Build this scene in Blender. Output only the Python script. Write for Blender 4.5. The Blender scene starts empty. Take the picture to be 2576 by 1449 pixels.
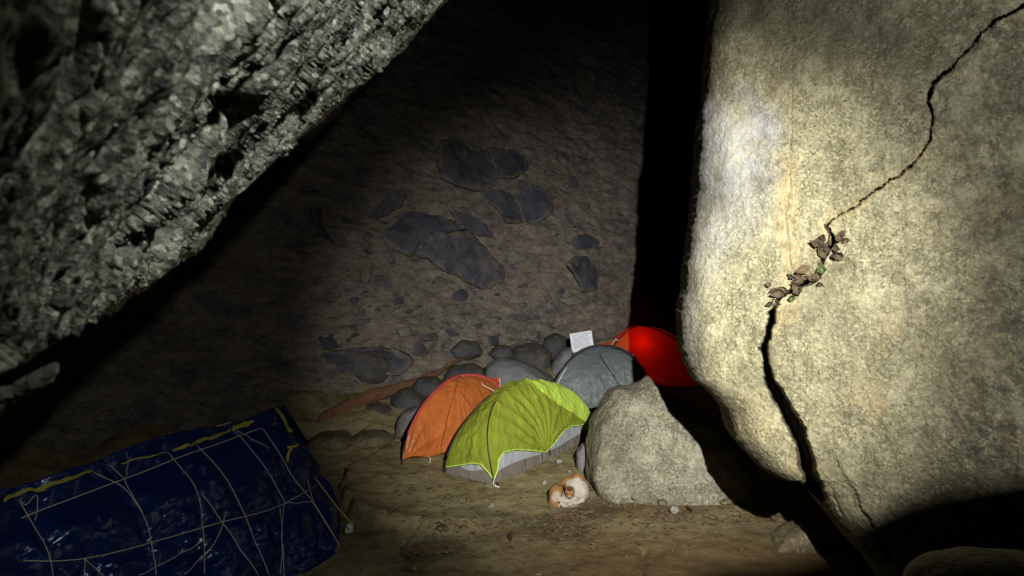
import bpy, bmesh, math, random
import numpy as np
from mathutils import Vector
from mathutils.bvhtree import BVHTree

# ------------------------------------------------------------------ camera, world, lamps, exposure
S = bpy.context.scene
COL = S.collection
CAMZ = 2.4
FP = 2576 * 25.0 / 36.0
cam_d = bpy.data.cameras.new('camera')
cam_d.lens = 25.0
cam_d.sensor_width = 36.0
cam_d.clip_start = 0.02
cam_d.clip_end = 200.0
cam_d.dof.use_dof = True
cam_d.dof.focus_distance = 7.5
cam_d.dof.aperture_fstop = 6.3
cam = bpy.data.objects.new('camera', cam_d)
COL.objects.link(cam)
cam.location = (0, 0, CAMZ)
cam.rotation_euler = (math.radians(90), 0, 0)
S.camera = cam

world = bpy.data.worlds.new('World')
S.world = world
world.use_nodes = True
wn = world.node_tree.nodes
sky = wn.new('ShaderNodeTexSky')
sky.sky_type = 'NISHITA'
sky.sun_disc = False
sky.sun_elevation = math.radians(-6)
sky.sun_rotation = math.radians(140)
bg = wn['Background']
bg.inputs['Strength'].default_value = 0.003
world.node_tree.links.new(sky.outputs[0], bg.inputs['Color'])

TORCH = Vector((0.80, 0.0, CAMZ + 0.90))


def torch(name, energy, target, size_deg, blend, color, radius=0.025):
    d = bpy.data.lights.new(name, 'SPOT')
    d.energy = energy
    d.spot_size = math.radians(size_deg)
    d.spot_blend = blend
    d.color = color
    d.shadow_soft_size = radius
    o = bpy.data.objects.new(name, d)
    COL.objects.link(o)
    o.location = TORCH
    o.rotation_euler = (Vector(target) - TORCH).to_track_quat('-Z', 'Y').to_euler()
    return o


def W(px, py, Y):
    return np.array([(px - 1288.0) / FP * Y, Y, CAMZ + (724.5 - py) / FP * Y])


torch('torch_beam', 4500, W(1530, 880, 9.0), 49, 1.0, (1.0, 0.985, 0.93))
torch('torch_spill', 900, (2.62, 5.0, 2.72), 66, 1.0, (0.96, 0.97, 0.98))
torch('overhang_fill', 215, W(1180, 240, 2.2), 100, 1.0, (0.96, 0.97, 0.98))  # extra wide cone at the torch, added to light the overhanging rock

S.view_settings.view_transform = 'Standard'
S.view_settings.look = 'None'
S.view_settings.exposure = 0.0
S.view_settings.gamma = 1.0
S.view_settings.use_curve_mapping = False

rng = np.random.RandomState(11)
random.seed(5)

# ------------------------------------------------------------------ noise
_perm = np.random.RandomState(3).permutation(256)
_perm = np.concatenate([_perm, _perm, _perm])
_g = np.random.RandomState(4).normal(size=(256, 3))
_g /= np.linalg.norm(_g, axis=1)[:, None]


def pn(p):
    p = np.asarray(p, float)
    i = np.floor(p).astype(int)
    f = p - i
    i &= 255
    u = f * f * f * (f * (f * 6 - 15) + 10)
    out = 0
    for dx in (0, 1):
        wx = u[..., 0] if dx else 1 - u[..., 0]
        for dy in (0, 1):
            wy = u[..., 1] if dy else 1 - u[..., 1]
            for dz in (0, 1):
                wz = u[..., 2] if dz else 1 - u[..., 2]
                h = _perm[_perm[_perm[(i[..., 0] + dx) & 255] + ((i[..., 1] + dy) & 255)] + ((i[..., 2] + dz) & 255)]
                g = _g[h]
                d = g[..., 0] * (f[..., 0] - dx) + g[..., 1] * (f[..., 1] - dy) + g[..., 2] * (f[..., 2] - dz)
                out = out + wx * wy * wz * d
    return out * 1.6


def fbm(p, o=4, gain=0.5, lac=2.03):
    p = np.asarray(p, float)
    a, t, s = 1.0, 0, 0
    for k in range(o):
        t = t + a * pn(p + k * 17.3)
        s += a
        a *= gain
        p = p * lac
    return t / s


def ridged(p, o=4, gain=0.5):
    p = np.asarray(p, float)
    a, t, s = 1.0, 0, 0
    for k in range(o):
        t = t + a * (1 - 2 * np.abs(pn(p + k * 9.7)))
        s += a
        a *= gain
        p = p * 2.07
    return t / s


def sstep(a, b, x):
    t = np.clip((np.asarray(x, float) - a) / (b - a), 0, 1)
    return t * t * (3 - 2 * t)


def seg_dist(P, poly):
    """distance of 2-D points to a polyline, and the position along it (0..n-1)"""
    P = np.asarray(P, float)
    best = np.full(P.shape[:-1], 1e9)
    par = np.zeros(P.shape[:-1])
    for k in range(len(poly) - 1):
        a, b = np.array(poly[k], float), np.array(poly[k + 1], float)
        ab = b - a
        t = np.clip(((P - a) @ ab) / (ab @ ab), 0, 1)
        d = np.linalg.norm(P - (a + t[..., None] * ab), axis=-1)
        m = d < best
        best = np.where(m, d, best)
        par = np.where(m, k + t, par)
    return best, par


# ------------------------------------------------------------------ mesh helpers
def mesh_from(name, V, F, smooth=True):
    me = bpy.data.meshes.new(name)
    me.from_pydata([tuple(v) for v in V], [], F)
    if smooth:
        me.polygons.foreach_set('use_smooth', [True] * len(me.polygons))
    me.update()
    return me


def grid_mesh(name, P, wrap_u=False, smooth=True, flip=False):
    nu, nv = P.shape[:2]
    V = P.reshape(-1, 3)
    idx = np.arange(nu * nv).reshape(nu, nv)
    if wrap_u:
        idx = np.vstack([idx, idx[:1]])
    q = np.stack([idx[:-1, :-1], idx[1:, :-1], idx[1:, 1:], idx[:-1, 1:]], -1).reshape(-1, 4)
    if flip:
        q = q[:, ::-1]
    me = bpy.data.meshes.new(name)
    me.vertices.add(len(V))
    me.vertices.foreach_set('co', V.astype(np.float32).ravel())
    me.loops.add(q.size)
    me.loops.foreach_set('vertex_index', q.astype(np.int32).ravel())
    me.polygons.add(len(q))
    me.polygons.foreach_set('loop_start', np.arange(0, q.size, 4, dtype=np.int32))
    me.polygons.foreach_set('loop_total', np.full(len(q), 4, dtype=np.int32))
    me.polygons.foreach_set('use_smooth', np.full(len(q), smooth))
    me.update(calc_edges=True)
    me.validate()
    return me


def attr(me, name, vals):
    a = me.attributes.new(name, 'FLOAT', 'POINT')
    a.data.foreach_set('value', np.asarray(vals, np.float32).ravel())


def link(name, me, mat=None, parent=None, loc=None):
    o = bpy.data.objects.new(name, me)
    COL.objects.link(o)
    if mat is not None and len(me.materials) == 0:
        me.materials.append(mat)
    if parent is not None:
        o.parent = parent
        if loc is None:      # mesh is in world space: move it into the parent's frame
            me.transform(__import__('mathutils').Matrix.Translation(-parent.location))
    if loc is not None:
        o.location = loc
    return o


def recenter(o):
    """put the origin of a world-space mesh at the middle of its base"""
    me = o.data
    n = len(me.vertices)
    c = np.empty(n * 3, np.float32)
    me.vertices.foreach_get('co', c)
    c = c.reshape(-1, 3)
    b = Vector(((c[:, 0].min() + c[:, 0].max()) / 2, (c[:, 1].min() + c[:, 1].max()) / 2, c[:, 2].min()))
    me.transform(__import__('mathutils').Matrix.Translation(-b))
    o.location = b
    return o


def tag(o, label=None, cat=None, group=None, kind=None):
    if label:
        o['label'] = label
    if cat:
        o['category'] = cat
    if group:
        o['group'] = group
    if kind:
        o['kind'] = kind
    return o


def empty(name, loc, label, cat, group=None):
    o = bpy.data.objects.new(name, None)
    o.empty_display_size = 0.1
    COL.objects.link(o)
    o.location = Vector(loc)
    return tag(o, label, cat, group)


def bvh_of(me):
    return BVHTree.FromPolygons([v.co.copy() for v in me.vertices], [tuple(p.vertices) for p in me.polygons])


CAMP = Vector((0, 0, CAMZ))


def ray(bvh, px, py, off=0.0):
    d = (Vector(W(px, py, 1.0)) - CAMP).normalized()
    hit, n, i, dist = bvh.ray_cast(CAMP, d)
    if hit is None:
        return None, None
    if n.dot(d) > 0:
        n = -n
    return hit + n * off, n


def resample(pts, n, closed=False):
    pts = np.asarray(pts, float)
    if closed:
        pts = np.vstack([pts, pts[:1]])
    d = np.r_[0, np.cumsum(np.linalg.norm(np.diff(pts, axis=0), axis=1))]
    t = np.linspace(0, d[-1], n + 1)[:-1] if closed else np.linspace(0, d[-1], n)
    return np.stack([np.interp(t, d, pts[:, k]) for k in range(pts.shape[1])], 1)


def smooth_closed(p, k=2):
    for _ in range(k):
        p = 0.25 * np.roll(p, 1, 0) + 0.5 * p + 0.25 * np.roll(p, -1, 0)
    return p


def tube_arr(pts, rad, ns=6):
    pts = np.asarray(pts, float)
    n = len(pts)
    rad = np.broadcast_to(np.asarray(rad, float), (n,))
    T = np.gradient(pts, axis=0)
    T /= np.linalg.norm(T, axis=1)[:, None] + 1e-9
    up = np.array([0.13, 0.2, 0.97])
    A = np.cross(T, up)
    bad = np.linalg.norm(A, axis=1) < 0.15
    A[bad] = np.cross(T[bad], np.array([1.0, 0.1, 0]))
    A /= np.linalg.norm(A, axis=1)[:, None]
    B = np.cross(T, A)
    th = np.linspace(0, 2 * math.pi, ns, endpoint=False)
    V = pts[:, None] + rad[:, None, None] * (np.cos(th)[None, :, None] * A[:, None] + np.sin(th)[None, :, None] * B[:, None])
    F = []
    for i in range(n - 1):
        for j in range(ns):
            k = (j + 1) % ns
            F.append((i * ns + j, i * ns + k, (i + 1) * ns + k, (i + 1) * ns + j))
    F.append(tuple(range(ns - 1, -1, -1)))
    F.append(tuple((n - 1) * ns + j for j in range(ns)))
    return V.reshape(-1, 3), F


def tube(name, pts, rad, mat, parent=None, ns=6):
    V, F = tube_arr(pts, rad, ns)
    return link(name, mesh_from(name, V, F), mat, parent)


# ------------------------------------------------------------------ materials
class NT:
    def __init__(self, name):
        self.m = bpy.data.materials.new(name)
        self.m.use_nodes = True
        self.t = self.m.node_tree
        self.b = self.t.nodes['Principled BSDF']
        self.out = self.t.nodes['Material Output']
        self._tc = None

    def n(self, typ, **kw):
        nd = self.t.nodes.new('ShaderNode' + typ)
        for k, v in kw.items():
            setattr(nd, k, v)
        return nd

    def l(self, a, b):
        self.t.links.new(a, b)

    def coord(self):
        if self._tc is None:
            g = self.n('NewGeometry')
            self._tc = g.outputs['Position']      # real place in the world
        return self._tc

    def obj(self):
        return self.n('TexCoord').outputs['Object']

    def mapping(self, scale, vec=None, rot=(0, 0, 0)):
        mp = self.n('Mapping')
        mp.inputs['Scale'].default_value = scale
        mp.inputs['Rotation'].default_value = rot
        self.l(vec if vec is not None else self.coord(), mp.inputs['Vector'])
        return mp.outputs[0]

    def noise(self, scale, detail=5, rough=0.55, vec=None, dist=0.0):
        nd = self.n('TexNoise')
        nd.inputs['Scale'].default_value = scale
        nd.inputs['Detail'].default_value = detail
        nd.inputs['Roughness'].default_value = rough
        nd.inputs['Distortion'].default_value = dist
        self.l(vec if vec is not None else self.coord(), nd.inputs['Vector'])
        return nd.outputs['Fac']

    def voro(self, scale, out='Distance', feat='F1', vec=None):
        nd = self.n('TexVoronoi', feature=feat)
        nd.inputs['Scale'].default_value = scale
        self.l(vec if vec is not None else self.coord(), nd.inputs['Vector'])
        return nd.outputs[out]

    def ramp(self, fac, stops):
        r = self.n('ValToRGB')
        el = r.color_ramp.elements
        while len(el) < len(stops):
            el.new(0.5)
        for e, (p, c) in zip(el, stops):
            e.position = p
            e.color = (c, c, c, 1) if isinstance(c, (int, float)) else (*c, 1)
        self.l(fac, r.inputs[0])
        return r.outputs[0]

    def mix(self, fac, a, b, mode='MIX'):
        mx = self.n('Mix', data_type='RGBA', blend_type=mode)
        for sock, v in ((mx.inputs[0], fac), (mx.inputs[6], a), (mx.inputs[7], b)):
            if isinstance(v, (int, float)):
                sock.default_value = v
            elif isinstance(v, tuple):
                sock.default_value = (*v, 1)
            else:
                self.l(v, sock)
        return mx.outputs[2]

    def math(self, op, a, b=0.0):
        m = self.n('Math', operation=op)
        for s, v in ((m.inputs[0], a), (m.inputs[1], b)):
            if isinstance(v, (int, float)):
                s.default_value = v
            else:
                self.l(v, s)
        return m.outputs[0]

    def attr(self, name):
        return self.n('Attribute', attribute_name=name).outputs['Fac']

    def bump(self, h, strength=0.5, dist=0.02, prev=None):
        b = self.n('Bump')
        b.inputs['Strength'].default_value = strength
        b.inputs['Distance'].default_value = dist
        self.l(h, b.inputs['Height'])
        if prev is not None:
            self.l(prev, b.inputs['Normal'])
        return b.outputs[0]

    def fin(self, color, rough=0.8, normal=None, spec=0.3):
        if isinstance(color, tuple):
            self.b.inputs['Base Color'].default_value = (*color, 1)
        else:
            self.l(color, self.b.inputs['Base Color'])
        if isinstance(rough, (int, float)):
            self.b.inputs['Roughness'].default_value = rough
        else:
            self.l(rough, self.b.inputs['Roughness'])
        self.b.inputs['Specular IOR Level'].default_value = spec
        if normal is not None:
            self.l(normal, self.b.inputs['Normal'])
        return self.m


def plain(name, col, rough=0.6, spec=0.3, bump=0.0, bscale=60):
    k = NT(name)
    f = k.noise(bscale * 0.4, 4)
    c = k.mix(f, tuple(x * 0.7 for x in col), tuple(min(1, x * 1.25) for x in col))
    return k.fin(c, rough, k.bump(k.noise(bscale), bump, 0.01) if bump else None, spec)


def granite(name, dark, mid, light, grain=48.0, rust=(0.30, 0.19, 0.08), pale=None, bump=0.55, stain=1.0):
    k = NT(name)
    big = k.noise(0.9, 5, 0.6)
    mid_n = k.noise(5.5, 6, 0.65)
    g1 = k.voro(grain, 'Color')
    g2 = k.noise(grain * 1.6, 3, 0.7)
    sep = k.n('SeparateColor')
    k.l(g1, sep.inputs[0])
    base = k.mix(k.ramp(mid_n, [(0.32, 0.0), (0.68, 1.0)]), dark, mid)
    base = k.mix(k.ramp(sep.outputs[0], [(0.5, 0.0), (0.95, 0.75)]), base, light)
    base = k.mix(k.ramp(sep.outputs[1], [(0.78, 0.0), (0.98, 0.75)]), base, tuple(x * 0.32 for x in dark))
    base = k.mix(k.ramp(g2, [(0.3, 0.55), (0.6, 0.0)]), base, tuple(x * 0.5 for x in dark))
    base = k.mix(k.ramp(k.noise(2.3, 6, 0.7), [(0.56, 0.0), (0.72, 0.35)]), base, rust)
    if pale is not None:
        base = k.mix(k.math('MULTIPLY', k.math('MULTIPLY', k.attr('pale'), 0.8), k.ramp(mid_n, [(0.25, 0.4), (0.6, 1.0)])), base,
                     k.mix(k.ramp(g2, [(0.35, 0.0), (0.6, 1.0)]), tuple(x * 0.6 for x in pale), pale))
        base = k.mix(k.math('MULTIPLY', k.attr('rust'), 0.28), base, (0.42, 0.27, 0.10))
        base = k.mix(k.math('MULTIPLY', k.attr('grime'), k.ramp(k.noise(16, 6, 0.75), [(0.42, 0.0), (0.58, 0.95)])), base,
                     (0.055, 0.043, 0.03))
    base = k.mix(k.ramp(k.noise(3.1, 8, 0.78), [(0.5, 0.0), (0.66, 0.55)]), base, light)
    base = k.mix(k.ramp(k.noise(4.3, 8, 0.8), [(0.36, 0.6), (0.5, 0.0)]), base, tuple(x * 0.5 for x in dark))
    base = k.mix(k.ramp(big, [(0.35, 0.55 * stain), (0.55, 0.0)]), base, tuple(x * 0.45 for x in dark))
    nb = k.bump(mid_n, 0.22, 0.06)
    nb = k.bump(k.voro(grain * 0.8), bump * 0.6, 0.015, nb)
    nb = k.bump(g2, bump * 0.7, 0.012, nb)
    return k.fin(base, 0.75, nb, 0.35)


M = {}
M['granite'] = granite('granite_boulder', (0.125, 0.112, 0.058), (0.24, 0.218, 0.122), (0.375, 0.347, 0.215), 74, pale=(0.30, 0.30, 0.305))
M['granite_grey'] = granite('granite_pale', (0.12, 0.11, 0.068), (0.24, 0.222, 0.145), (0.39, 0.37, 0.28), 58, stain=1.2, rust=(0.12, 0.10, 0.06))
M['blue_stone'] = granite('blue_grey_stone', (0.055, 0.057, 0.066), (0.10, 0.105, 0.125), (0.17, 0.175, 0.20), 30, rust=(0.12, 0.09, 0.06), bump=0.25, stain=0.5)
def smooth_stone(name, a, b, c2, dust=None):
    k = NT(name)
    n1 = k.noise(2.2, 6, 0.6)
    n2 = k.noise(22, 4, 0.6)
    c = k.mix(k.ramp(n1, [(0.35, 0.0), (0.65, 1.0)]), a, b)
    c = k.mix(k.ramp(k.noise(1.6, 8, 0.75), [(0.5, 0.0), (0.66, 0.8)]), c, c2)
    c = k.mix(k.ramp(n2, [(0.3, 0.35), (0.5, 0.0)]), c, tuple(x * 0.6 for x in a))
    if dust is not None:      # earth caked round the edge where the stone sits in the bank
        d_ = k.math('ADD', k.attr('rim'), k.math('MULTIPLY', k.math('SUBTRACT', k.noise(5, 6, 0.7), 0.5), 0.9))
        c = k.mix(k.ramp(d_, [(0.80, 0.0), (1.0, 0.95)]), c, dust)
    return k.fin(c, 0.7, k.bump(n2, 0.25, 0.02, k.bump(n1, 0.3, 0.08)), 0.3)


M['wall_stone'] = smooth_stone('slate_in_wall', (0.036, 0.037, 0.047), (0.072, 0.075, 0.094), (0.12, 0.105, 0.09), (0.135, 0.115, 0.09))
M['wall_cobble'] = smooth_stone('brown_cobble', (0.085, 0.078, 0.07), (0.15, 0.138, 0.12), (0.20, 0.17, 0.12))
M['blue_stone'] = smooth_stone('dark_slate', (0.032, 0.031, 0.033), (0.066, 0.064, 0.068), (0.11, 0.09, 0.065), (0.10, 0.083, 0.06))
M['grey_stone'] = smooth_stone('river_stone', (0.12, 0.121, 0.13), (0.19, 0.191, 0.205), (0.17, 0.145, 0.115))
M['grey_stone_old'] = granite('grey_river_stone', (0.13, 0.13, 0.135), (0.21, 0.21, 0.22), (0.30, 0.30, 0.31), 40, rust=(0.2, 0.15, 0.1), bump=0.3, stain=0.3)
M['brown_stone'] = granite('brown_stone', (0.09, 0.07, 0.035), (0.17, 0.14, 0.075), (0.26, 0.22, 0.13), 40, bump=0.4, stain=0.5)
M['pale_stone'] = granite('pale_flake', (0.19, 0.17, 0.13), (0.28, 0.26, 0.20), (0.38, 0.36, 0.29), 60, rust=(0.4, 0.3, 0.2), bump=0.3, stain=0.2)

k = NT('overhang_rock')
n1 = k.noise(26, 6, 0.65)
n2 = k.noise(120, 3, 0.7)
vc = k.n('SeparateColor')
k.l(k.voro(95, 'Color'), vc.inputs[0])
c = k.mix(k.ramp(n1, [(0.35, 0.0), (0.65, 1.0)]), (0.055, 0.058, 0.043), (0.30, 0.305, 0.215))
c = k.mix(k.ramp(vc.outputs[0], [(0.6, 0.0), (0.95, 0.8)]), c, (0.60, 0.60, 0.45))
c = k.mix(k.ramp(vc.outputs[1], [(0.7, 0.0), (0.95, 0.8)]), c, (0.02, 0.02, 0.02))
rg = k.ramp(vc.outputs[2], [(0.80, 0.7), (0.93, 0.18)])
nb = k.bump(n1, 0.9, 0.025)
nb = k.bump(k.voro(70), 0.35, 0.008, nb)
M['overhang'] = k.fin(c, rg, nb, 0.6)

k = NT('earth_floor')
n1 = k.noise(1.3, 6, 0.6)
n2 = k.noise(7, 7, 0.65)
n3 = k.noise(45, 5, 0.7)
c = k.mix(k.ramp(n1, [(0.36, 0.0), (0.62, 1.0)]), (0.17, 0.135, 0.06), (0.29, 0.24, 0.115))
c = k.mix(k.ramp(n2, [(0.42, 0.0), (0.7, 0.75)]), c, (0.36, 0.31, 0.175))
c = k.mix(k.ramp(n2, [(0.28, 0.8), (0.45, 0.0)]), c, (0.085, 0.062, 0.028))
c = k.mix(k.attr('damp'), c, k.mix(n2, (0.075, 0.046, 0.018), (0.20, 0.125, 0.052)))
c = k.mix(k.math('MULTIPLY', k.attr('moss'), k.ramp(n3, [(0.35, 0.2), (0.6, 1.0)])), c, (0.028, 0.032, 0.012))
c = k.mix(k.ramp(n3, [(0.62, 0.0), (0.75, 0.5)]), c, (0.40, 0.35, 0.23))
c = k.mix(k.ramp(k.noise(110, 3, 0.7), [(0.6, 0.0), (0.72, 0.6)]), c, (0.09, 0.07, 0.035))
nb = k.bump(n2, 0.6, 0.05)
nb = k.bump(n3, 0.8, 0.015, nb)
nb = k.bump(k.noise(130, 3, 0.7), 0.6, 0.006, nb)
M['earth'] = k.fin(c, 0.85, nb, 0.25)

k = NT('cave_wall_rock')
ws = k.mapping((1.0, 1.0, 2.6), rot=(0, 0.12, 0))
n1 = k.noise(0.7, 6, 0.62, ws)
n2 = k.noise(3.2, 7, 0.66, ws, 0.4)
n3 = k.noise(14, 6, 0.7, ws)
c = k.mix(k.ramp(n1, [(0.36, 0.0), (0.64, 1.0)]), (0.13, 0.113, 0.095), (0.235, 0.20, 0.16))
c = k.mix(k.ramp(n2, [(0.40, 0.0), (0.68, 0.8)]), c, (0.30, 0.255, 0.195))
c = k.mix(k.ramp(n2, [(0.27, 0.85), (0.44, 0.0)]), c, (0.045, 0.037, 0.032))
c = k.mix(k.ramp(k.noise(1.6, 5, 0.6), [(0.58, 0.0), (0.72, 0.45)]), c, (0.19, 0.11, 0.055))
c = k.mix(k.ramp(k.noise(2.2, 4, 0.6), [(0.52, 0.0), (0.66, 0.75)]), c, (0.09, 0.094, 0.108))
c = k.mix(k.ramp(n3, [(0.32, 0.75), (0.5, 0.0)]), c, (0.04, 0.034, 0.028))
c = k.mix(k.ramp(n3, [(0.55, 0.0), (0.7, 0.6)]), c, (0.26, 0.23, 0.185))
nb = k.bump(n2, 0.8, 0.12)
nb = k.bump(n3, 0.7, 0.03, nb)
M['wall'] = k.fin(c, 0.9, nb, 0.2)


def fabric(name, col, transl, rough=0.42, crinkle=0.5, cs=16, spec=0.45, weave=0.25):
    """thin ripstop nylon: diffuse with some light passing through, a slight sheen and creases"""
    k = NT(name)
    wob = k.noise(2.5, 4, 0.6)
    c = k.mix(k.ramp(wob, [(0.3, 0.0), (0.7, 1.0)]), tuple(x * 0.82 for x in col), tuple(min(1, x * 1.1) for x in col))
    nz = k.n('TexNoise', noise_type='RIDGED_MULTIFRACTAL')
    nz.inputs['Scale'].default_value = cs * 0.45
    nz.inputs['Detail'].default_value = 4
    nz.inputs['Roughness'].default_value = 0.55
    nz.inputs['Distortion'].default_value = 0.7
    k.l(k.mapping((1.0, 1.0, 0.55), rot=(0.3, 0.5, 0.2)), nz.inputs['Vector'])
    nb = k.bump(nz.outputs['Fac'], crinkle, 0.03)
    nb = k.bump(k.noise(cs * 2.2, 4, 0.6), crinkle * 0.4, 0.008, nb)
    k.fin(c, rough, nb, spec)
    tr = k.n('BsdfTranslucent')
    k.l(c, tr.inputs[0])
    k.l(nb, tr.inputs['Normal'])
    mx = k.n('MixShader')
    mx.inputs[0].default_value = transl
    k.l(k.b.outputs[0], mx.inputs[1])
    k.l(tr.outputs[0], mx.inputs[2])
    k.l(mx.outputs[0], k.out.inputs[0])
    return k.m


M['olive'] = fabric('olive_fly_nylon', (0.33, 0.385, 0.042), 0.25, crinkle=0.55, cs=13)
M['lime'] = fabric('lime_fly_nylon', (0.68, 0.92, 0.12), 0.25, crinkle=0.4, cs=13)
M['orange'] = fabric('orange_fly_nylon', (0.68, 0.19, 0.045), 0.25, crinkle=0.45, cs=12)
M['pink'] = fabric('pink_sleeve_nylon', (0.60, 0.10, 0.085), 0.2, crinkle=0.2)
M['redflap'] = fabric('red_flap_nylon', (0.72, 0.10, 0.03), 0.3, crinkle=0.3)
M['greyfly'] = fabric('slate_fly_nylon', (0.145, 0.165, 0.165), 0.15, crinkle=0.9, cs=17, rough=0.45, spec=0.3)
M['greydark'] = fabric('dark_slate_nylon', (0.09, 0.125, 0.135), 0.1, crinkle=0.4)
M['redfly'] = fabric('red_fly_nylon', (0.68, 0.15, 0.03), 0.5, crinkle=0.15, rough=0.6)
M['inner'] = fabric('pale_inner_nylon', (0.55, 0.58, 0.62), 0.3, crinkle=0.6)
M['tub'] = fabric('brown_groundsheet', (0.21, 0.18, 0.155), 0.05, crinkle=0.9, cs=22)
M['mesh_dark'] = plain('vent_mesh', (0.035, 0.04, 0.045), 0.7)
M['pole'] = plain('dark_pole', (0.025, 0.025, 0.025), 0.4)
M['trim'] = plain('lime_trim', (0.55, 0.75, 0.12), 0.5)
M['white_cord'] = plain('white_cord', (0.75, 0.73, 0.66), 0.7)
M['rope'] = plain('pale_rope', (0.60, 0.56, 0.47), 0.8, bump=0.5, bscale=300)
M['yellow_rope'] = plain('yellow_rope', (0.62, 0.42, 0.08), 0.7)
M['yellow_pad'] = plain('yellow_sheet', (0.33, 0.30, 0.06), 0.6, bump=0.6, bscale=25)
M['board'] = plain('white_board', (0.72, 0.74, 0.84), 0.5)
M['ink'] = plain('dark_ink', (0.03, 0.03, 0.06), 0.6)
M['post'] = plain('dark_post', (0.02, 0.02, 0.02), 0.7)
M['litter'] = plain('leaf_mould', (0.15, 0.10, 0.055), 0.8, bump=0.4, bscale=14)
M['dryleaf'] = plain('dry_leaf', (0.055, 0.037, 0.018), 0.7, bump=0.6, bscale=90)
M['dryleaf_pale'] = plain('pale_dry_leaf', (0.085, 0.058, 0.028), 0.7, bump=0.6, bscale=90)
M['greenleaf'] = plain('green_leaf', (0.04, 0.055, 0.01), 0.45, bump=0.3, bscale=90)
M['stem'] = plain('dead_stem', (0.03, 0.02, 0.013), 0.8)
M['white_plastic'] = plain('white_plastic', (0.62, 0.62, 0.58), 0.4)

k = NT('blue_tarpaulin')
f1 = k.noise(3.0, 5, 0.6)
c = k.mix(f1, (0.002, 0.009, 0.052), (0.007, 0.026, 0.13))
ts = k.mapping((5.0, 1.6, 4.0), rot=(0.5, 0.2, 0.4))
nb = k.bump(k.noise(2.6, 4, 0.5, ts, 0.8), 0.35, 0.05)
rz = k.n('TexNoise', noise_type='RIDGED_MULTIFRACTAL')
rz.inputs['Scale'].default_value = 3.0
rz.inputs['Detail'].default_value = 2.0
rz.inputs['Distortion'].default_value = 1.0
k.l(k.mapping((1.5, 0.7, 1.0), rot=(0.6, 0.2, 0.5)), rz.inputs['Vector'])
nb = k.bump(rz.outputs['Fac'], 0.35, 0.08, nb)
M['tarp'] = k.fin(c, 0.6, nb, 0.0)
gl_ = k.n('BsdfGlossy')
gl_.inputs['Color'].default_value = (0.75, 0.85, 1.0, 1)
gl_.inputs['Roughness'].default_value = 0.24
k.l(nb, gl_.inputs['Normal'])
mx_ = k.n('MixShader')
mx_.inputs[0].default_value = 0.055
k.l(k.b.outputs[0], mx_.inputs[1])
k.l(gl_.outputs[0], mx_.inputs[2])
k.l(mx_.outputs[0], k.out.inputs[0])

k = NT('reddish_log')
v = k.attr('along')
comb = k.n('CombineXYZ')
k.l(k.math('MULTIPLY', v, 3.0), comb.inputs[0])
k.l(k.math('MULTIPLY', k.attr('around'), 9.0), comb.inputs[1])
n1 = k.noise(1.6, 6, 0.65, comb.outputs[0])
c = k.mix(k.ramp(n1, [(0.35, 0.0), (0.65, 1.0)]), (0.10, 0.045, 0.026), (0.25, 0.13, 0.07))
c = k.mix(k.ramp(n1, [(0.62, 0.0), (0.72, 0.9)]), c, (0.46, 0.36, 0.23))
M['log'] = k.fin(c, 0.85, k.bump(n1, 0.8, 0.03), 0.2)

k = NT('dog_coat')
fur = k.noise(160, 3, 0.7)
c = k.mix(k.attr('brown'), (0.39, 0.345, 0.28), k.mix(k.ramp(fur, [(0.3, 0.0), (0.7, 1.0)]), (0.20, 0.095, 0.033), (0.32, 0.18, 0.07)))
c = k.mix(k.attr('dark'), c, (0.07, 0.032, 0.018))
M['dog'] = k.fin(c, 0.85, k.bump(fur, 0.7, 0.006), 0.2)
M['nose'] = plain('dog_nose', (0.02, 0.012, 0.01), 0.4)


# ------------------------------------------------------------------ setting: ground
LEDGE = [(W(a, b, 1.0)) for a, b in ((948, 1160), (923, 1181), (869, 1206), (858, 1241), (861, 1267), (889, 1300), (914, 1297))]


def ground_base(x, y):
    return 0.06 * (y - 5.0)


def on_ground(px, py):
    """where the ray through a picture point meets the mean ground slope"""
    Y = (CAMZ + 0.3) / ((py - 724.5) / FP + 0.06)
    return np.array([(px - 1288.0) / FP * Y, Y])


LEDGE2 = [tuple(on_ground(a, b)) for a, b in ((1010, 1130), (948, 1160), (923, 1181), (869, 1206), (858, 1241), (861, 1267), (889, 1302), (930, 1320), (965, 1335))]
CRACKS = [
    ([tuple(on_ground(a, b)) for a, b in ((1000, 1390), (1012, 1365), (1030, 1345), (1060, 1325))], 0.018, 0.05),
    ([tuple(on_ground(a, b)) for a, b in ((973, 1330), (985, 1310), (1000, 1290))], 0.012, 0.04),
    ([tuple(on_ground(a, b)) for a, b in ((1605, 1449), (1618, 1425), (1612, 1400), (1620, 1380))], 0.016, 0.06),
]


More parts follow.
